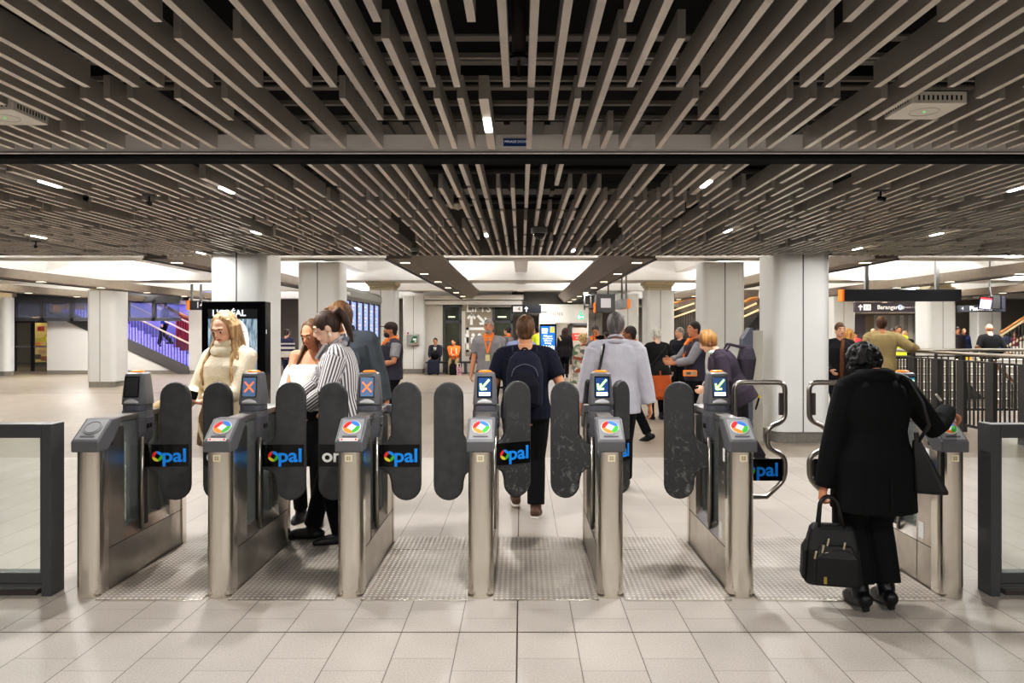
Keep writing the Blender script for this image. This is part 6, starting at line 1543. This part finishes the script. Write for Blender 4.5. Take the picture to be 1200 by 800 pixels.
for sx in (-1, 1): MB().bar(up_k(P,sx*.09,.135,1.44), up_k(P,sx*.09,.165,1.0), .045, .01, up=(0,1,0)).build('reflective_band', INK_W, P.o)
P = seated(555, 'person in dark jacket and jeans seated leaning forward at the right end of the bench', tp=fabric('jacket_choc', (52,44,42)), bt=fabric('jeans_blue', (96,108,140)), yaw=-130, lean=26, skin='olive', lh=(-.1,.5,.8), rh=(.1,.5,.85), head=(0,16,0)); shoes(P, SHOE_B); hair(P, H_BLACK, 'short')
g = thing('suitcase', (fx(508,26.0), 26.0, 0), 'dark navy soft suitcase standing before the suited man', 'suitcase')
MB().loft([((0,0,.05),(.22,0,0),(0,.13,0)),((0,0,.5),(.21,0,0),(0,.13,0)),((0,0,.56),(.17,0,0),(0,.10,0))], 20, power=4).build('body', fabric('case_navy', (38,42,58)), g, bevel=.02)
MB().tube(curve_pts([(-.07,0,.55),(-.07,0,.64),(.07,0,.64),(.07,0,.55)], .03), .012, 8).build('handle', BLACK_GL, g)
for sx in (-1, 1): MB().tube([(sx*.15-.02,0,.04),(sx*.15+.02,0,.04)], .04, 12).build('wheel', BLACK_GL, g)
tag(fuse(MB().ell((0,0,.16),(.17,.13,.15)).ell((0,0,.26),(.11,.09,.09)), .012, 'holdall', BLK), 'small round black bag resting on top of the suitcase', 'bag').location = (fx(510,26.0), 26.0, .55)
g = thing('rucksack', (fx(531,26.1), 26.1, 0), 'black rucksack on the floor between the boots of the orange shirted worker', 'backpack')
MB().loft([((0,0,0),(.13,0,0),(0,.10,0)),((0,0,.3),(.14,0,0),(0,.11,0)),((0,0,.42),(.09,0,0),(0,.07,0))], 18, power=3).build('body', BLK, g, bevel=.02); MB().tube(curve_pts([(-.04,0,.41),(-.03,0,.47),(.03,0,.47),(.04,0,.41)], .03), .01, 6).build('handle', BLK, g)
g = thing('carrier_bag', (fx(538,26.05), 26.05, 0), 'small bright patterned carrier bag on the floor beside the rucksack', 'bag')
MB().loft([((0,0,0),(.09,0,0),(0,.06,0)),((0,0,.30),(.10,0,0),(0,.05,0))], 12, power=4).build('body', mat('bag_pattern', (170,130,140), .6, noise=.9, nscale=14), g); MB().tube(curve_pts([(-.05,0,.29),(-.05,0,.42),(.05,0,.42),(.05,0,.29)], .03), .008, 6).build('handle', INK_W, g)
P = person(fx(630,31), 31, 10, 1.7, 'distant worker in yellow vest left of the advertising screen', voxel=.014, face=False); top(P, mat('hivis_yellow', (214,224,60), .7, emit=(214,224,60), es=.2), 'vest', off=.03); trousers(P, NAVY); shoes(P, SHOE_B); hair(P, H_DARK, 'crop')
# right background
P = person(fx(984,11.3), 11.3, 176, 1.72, 'woman in dark coat and brown scarf half hidden by the right near column', sex='f', skin='fair', voxel=.010, build=1.1, lh=(-.2,.2,1.0), rh=(.2,.2,1.0)); k = P.k
top(P, fabric('coat_ink', (36,34,38)), 'coat', off=.045, hem=.66); MB().tube([up_k(P,-.02,.09,1.47), up_k(P,.03,.18,1.3), up_k(P,.04,.20,1.0), up_k(P,.05,.20,.72)], [.05,.06,.065,.06], 10, flat=.5).build('scarf', fabric('scarf_brown', (104,66,40)), P.o, smooth=True)
trousers(P, BLK); shoes(P, SHOE_B); hair(P, H_BROWN, 'bun')
P = person(fx(993.5,13.4), 13.4, 20, 1.62, 'fair haired woman in mustard top, right of the scarf woman', sex='f', voxel=.011, face=False); top(P, fabric('mustard', (206,152,66)), off=.035); trousers(P, JEANS); shoes(P, SHOE_B); hair(P, H_GOLD, 'long', length=.10, vol=1.12)
P = person(fx(1033,13.0), 13.0, -12, 1.84, 'man in olive jacket leaning an elbow on the right balustrade, seen from behind', skin='tan', build=1.14, voxel=.009, rh=(.56,.10,1.20), rpole=(.6,-.6,-.6), lh=(-.2,.25,1.05), head=(-14,2,0))
top(P, fabric('olive_jacket', (164,148,110), bump=.4), 'jacket', off=.045, hem=.84, sl_off=.04, flare=.01); trousers(P, JEANS, off=.024); shoes(P, SHOE_B); hair(P, hair_mat('hair_chestnut', (84,56,38)), 'short', vol=1.05)
def far(px, Y, yaw, h, label, tp, hm, sex='m', skin='tan', hk='crop', bt=BLK, name='shirt', vest=None, **kw):
    P = person(fx(px,Y), Y, yaw, h, label, sex=sex, skin=skin, voxel=.014, **kw); top(P, tp, name, off=.032)
    if vest: top(P, vest, 'vest', off=.045, sleeve=0, hem=.9, neck=1.40)
    trousers(P, bt); shoes(P, SHOE_B)
    if hm: hair(P, hm, hk)
    return P
HV = mat('hivis_yellow')
far(1046.5, 22, 180, 1.66, 'distant dark haired man just right of the olive jacket man', fabric('f1', (70,70,60)), H_DARK, skin='brown')
far(1053, 20, 170, 1.72, 'distant man in dark suit and yellow vest facing the gates', fabric('suit_black', (34,34,40)), H_DARK, vest=HV)
far(1060.5, 21, 150, 1.6, 'distant man in black coat at the right of the yellow vest man', fabric('f2', (30,30,34)), H_BROWN, hk='thin')
far(1023.5, 22, 0, 1.66, 'distant bald man left of the olive jacket man', fabric('f3', (150,150,160)), None)
far(1017, 19, 30, 1.56, 'distant dark haired person in yellow vest left of the olive jacket man', HV, H_BLACK)
far(1002.5, 25, 120, 1.55, 'distant person in red top beyond the mustard top woman', fabric('f4', (190,60,70)), H_BLACK)
far(1159.5, 18, -4, 1.76, 'balding man in a black suit seen from behind at the right balustrade', fabric('suit_black2', (16,16,19)), hair_mat('hair_thin', (120,82,58)), hk='thin', skin='fair', face=False, name='suit_jacket', build=1.1, lh=(-.3,.12,1.0), rh=(.3,.12,1.0))
far(1122.5, 27, 170, 1.72, 'distant man in dark suit left of the warm lit column', fabric('f5', (52,48,52)), H_DARK)
far(1130, 28, 170, 1.66, 'distant woman in blue beside the warm lit column', fabric('f6', (52,60,110)), H_BROWN, sex='f')
far(1174, 24, 150, 1.66, 'distant person in dark blue near the right stairs', fabric('f7', (60,66,96)), H_DARK)
far(1190, 26, 150, 1.55, 'distant person in red and blue at the right edge beyond the stairs', fabric('f8', (140,60,72)), H_DARK)
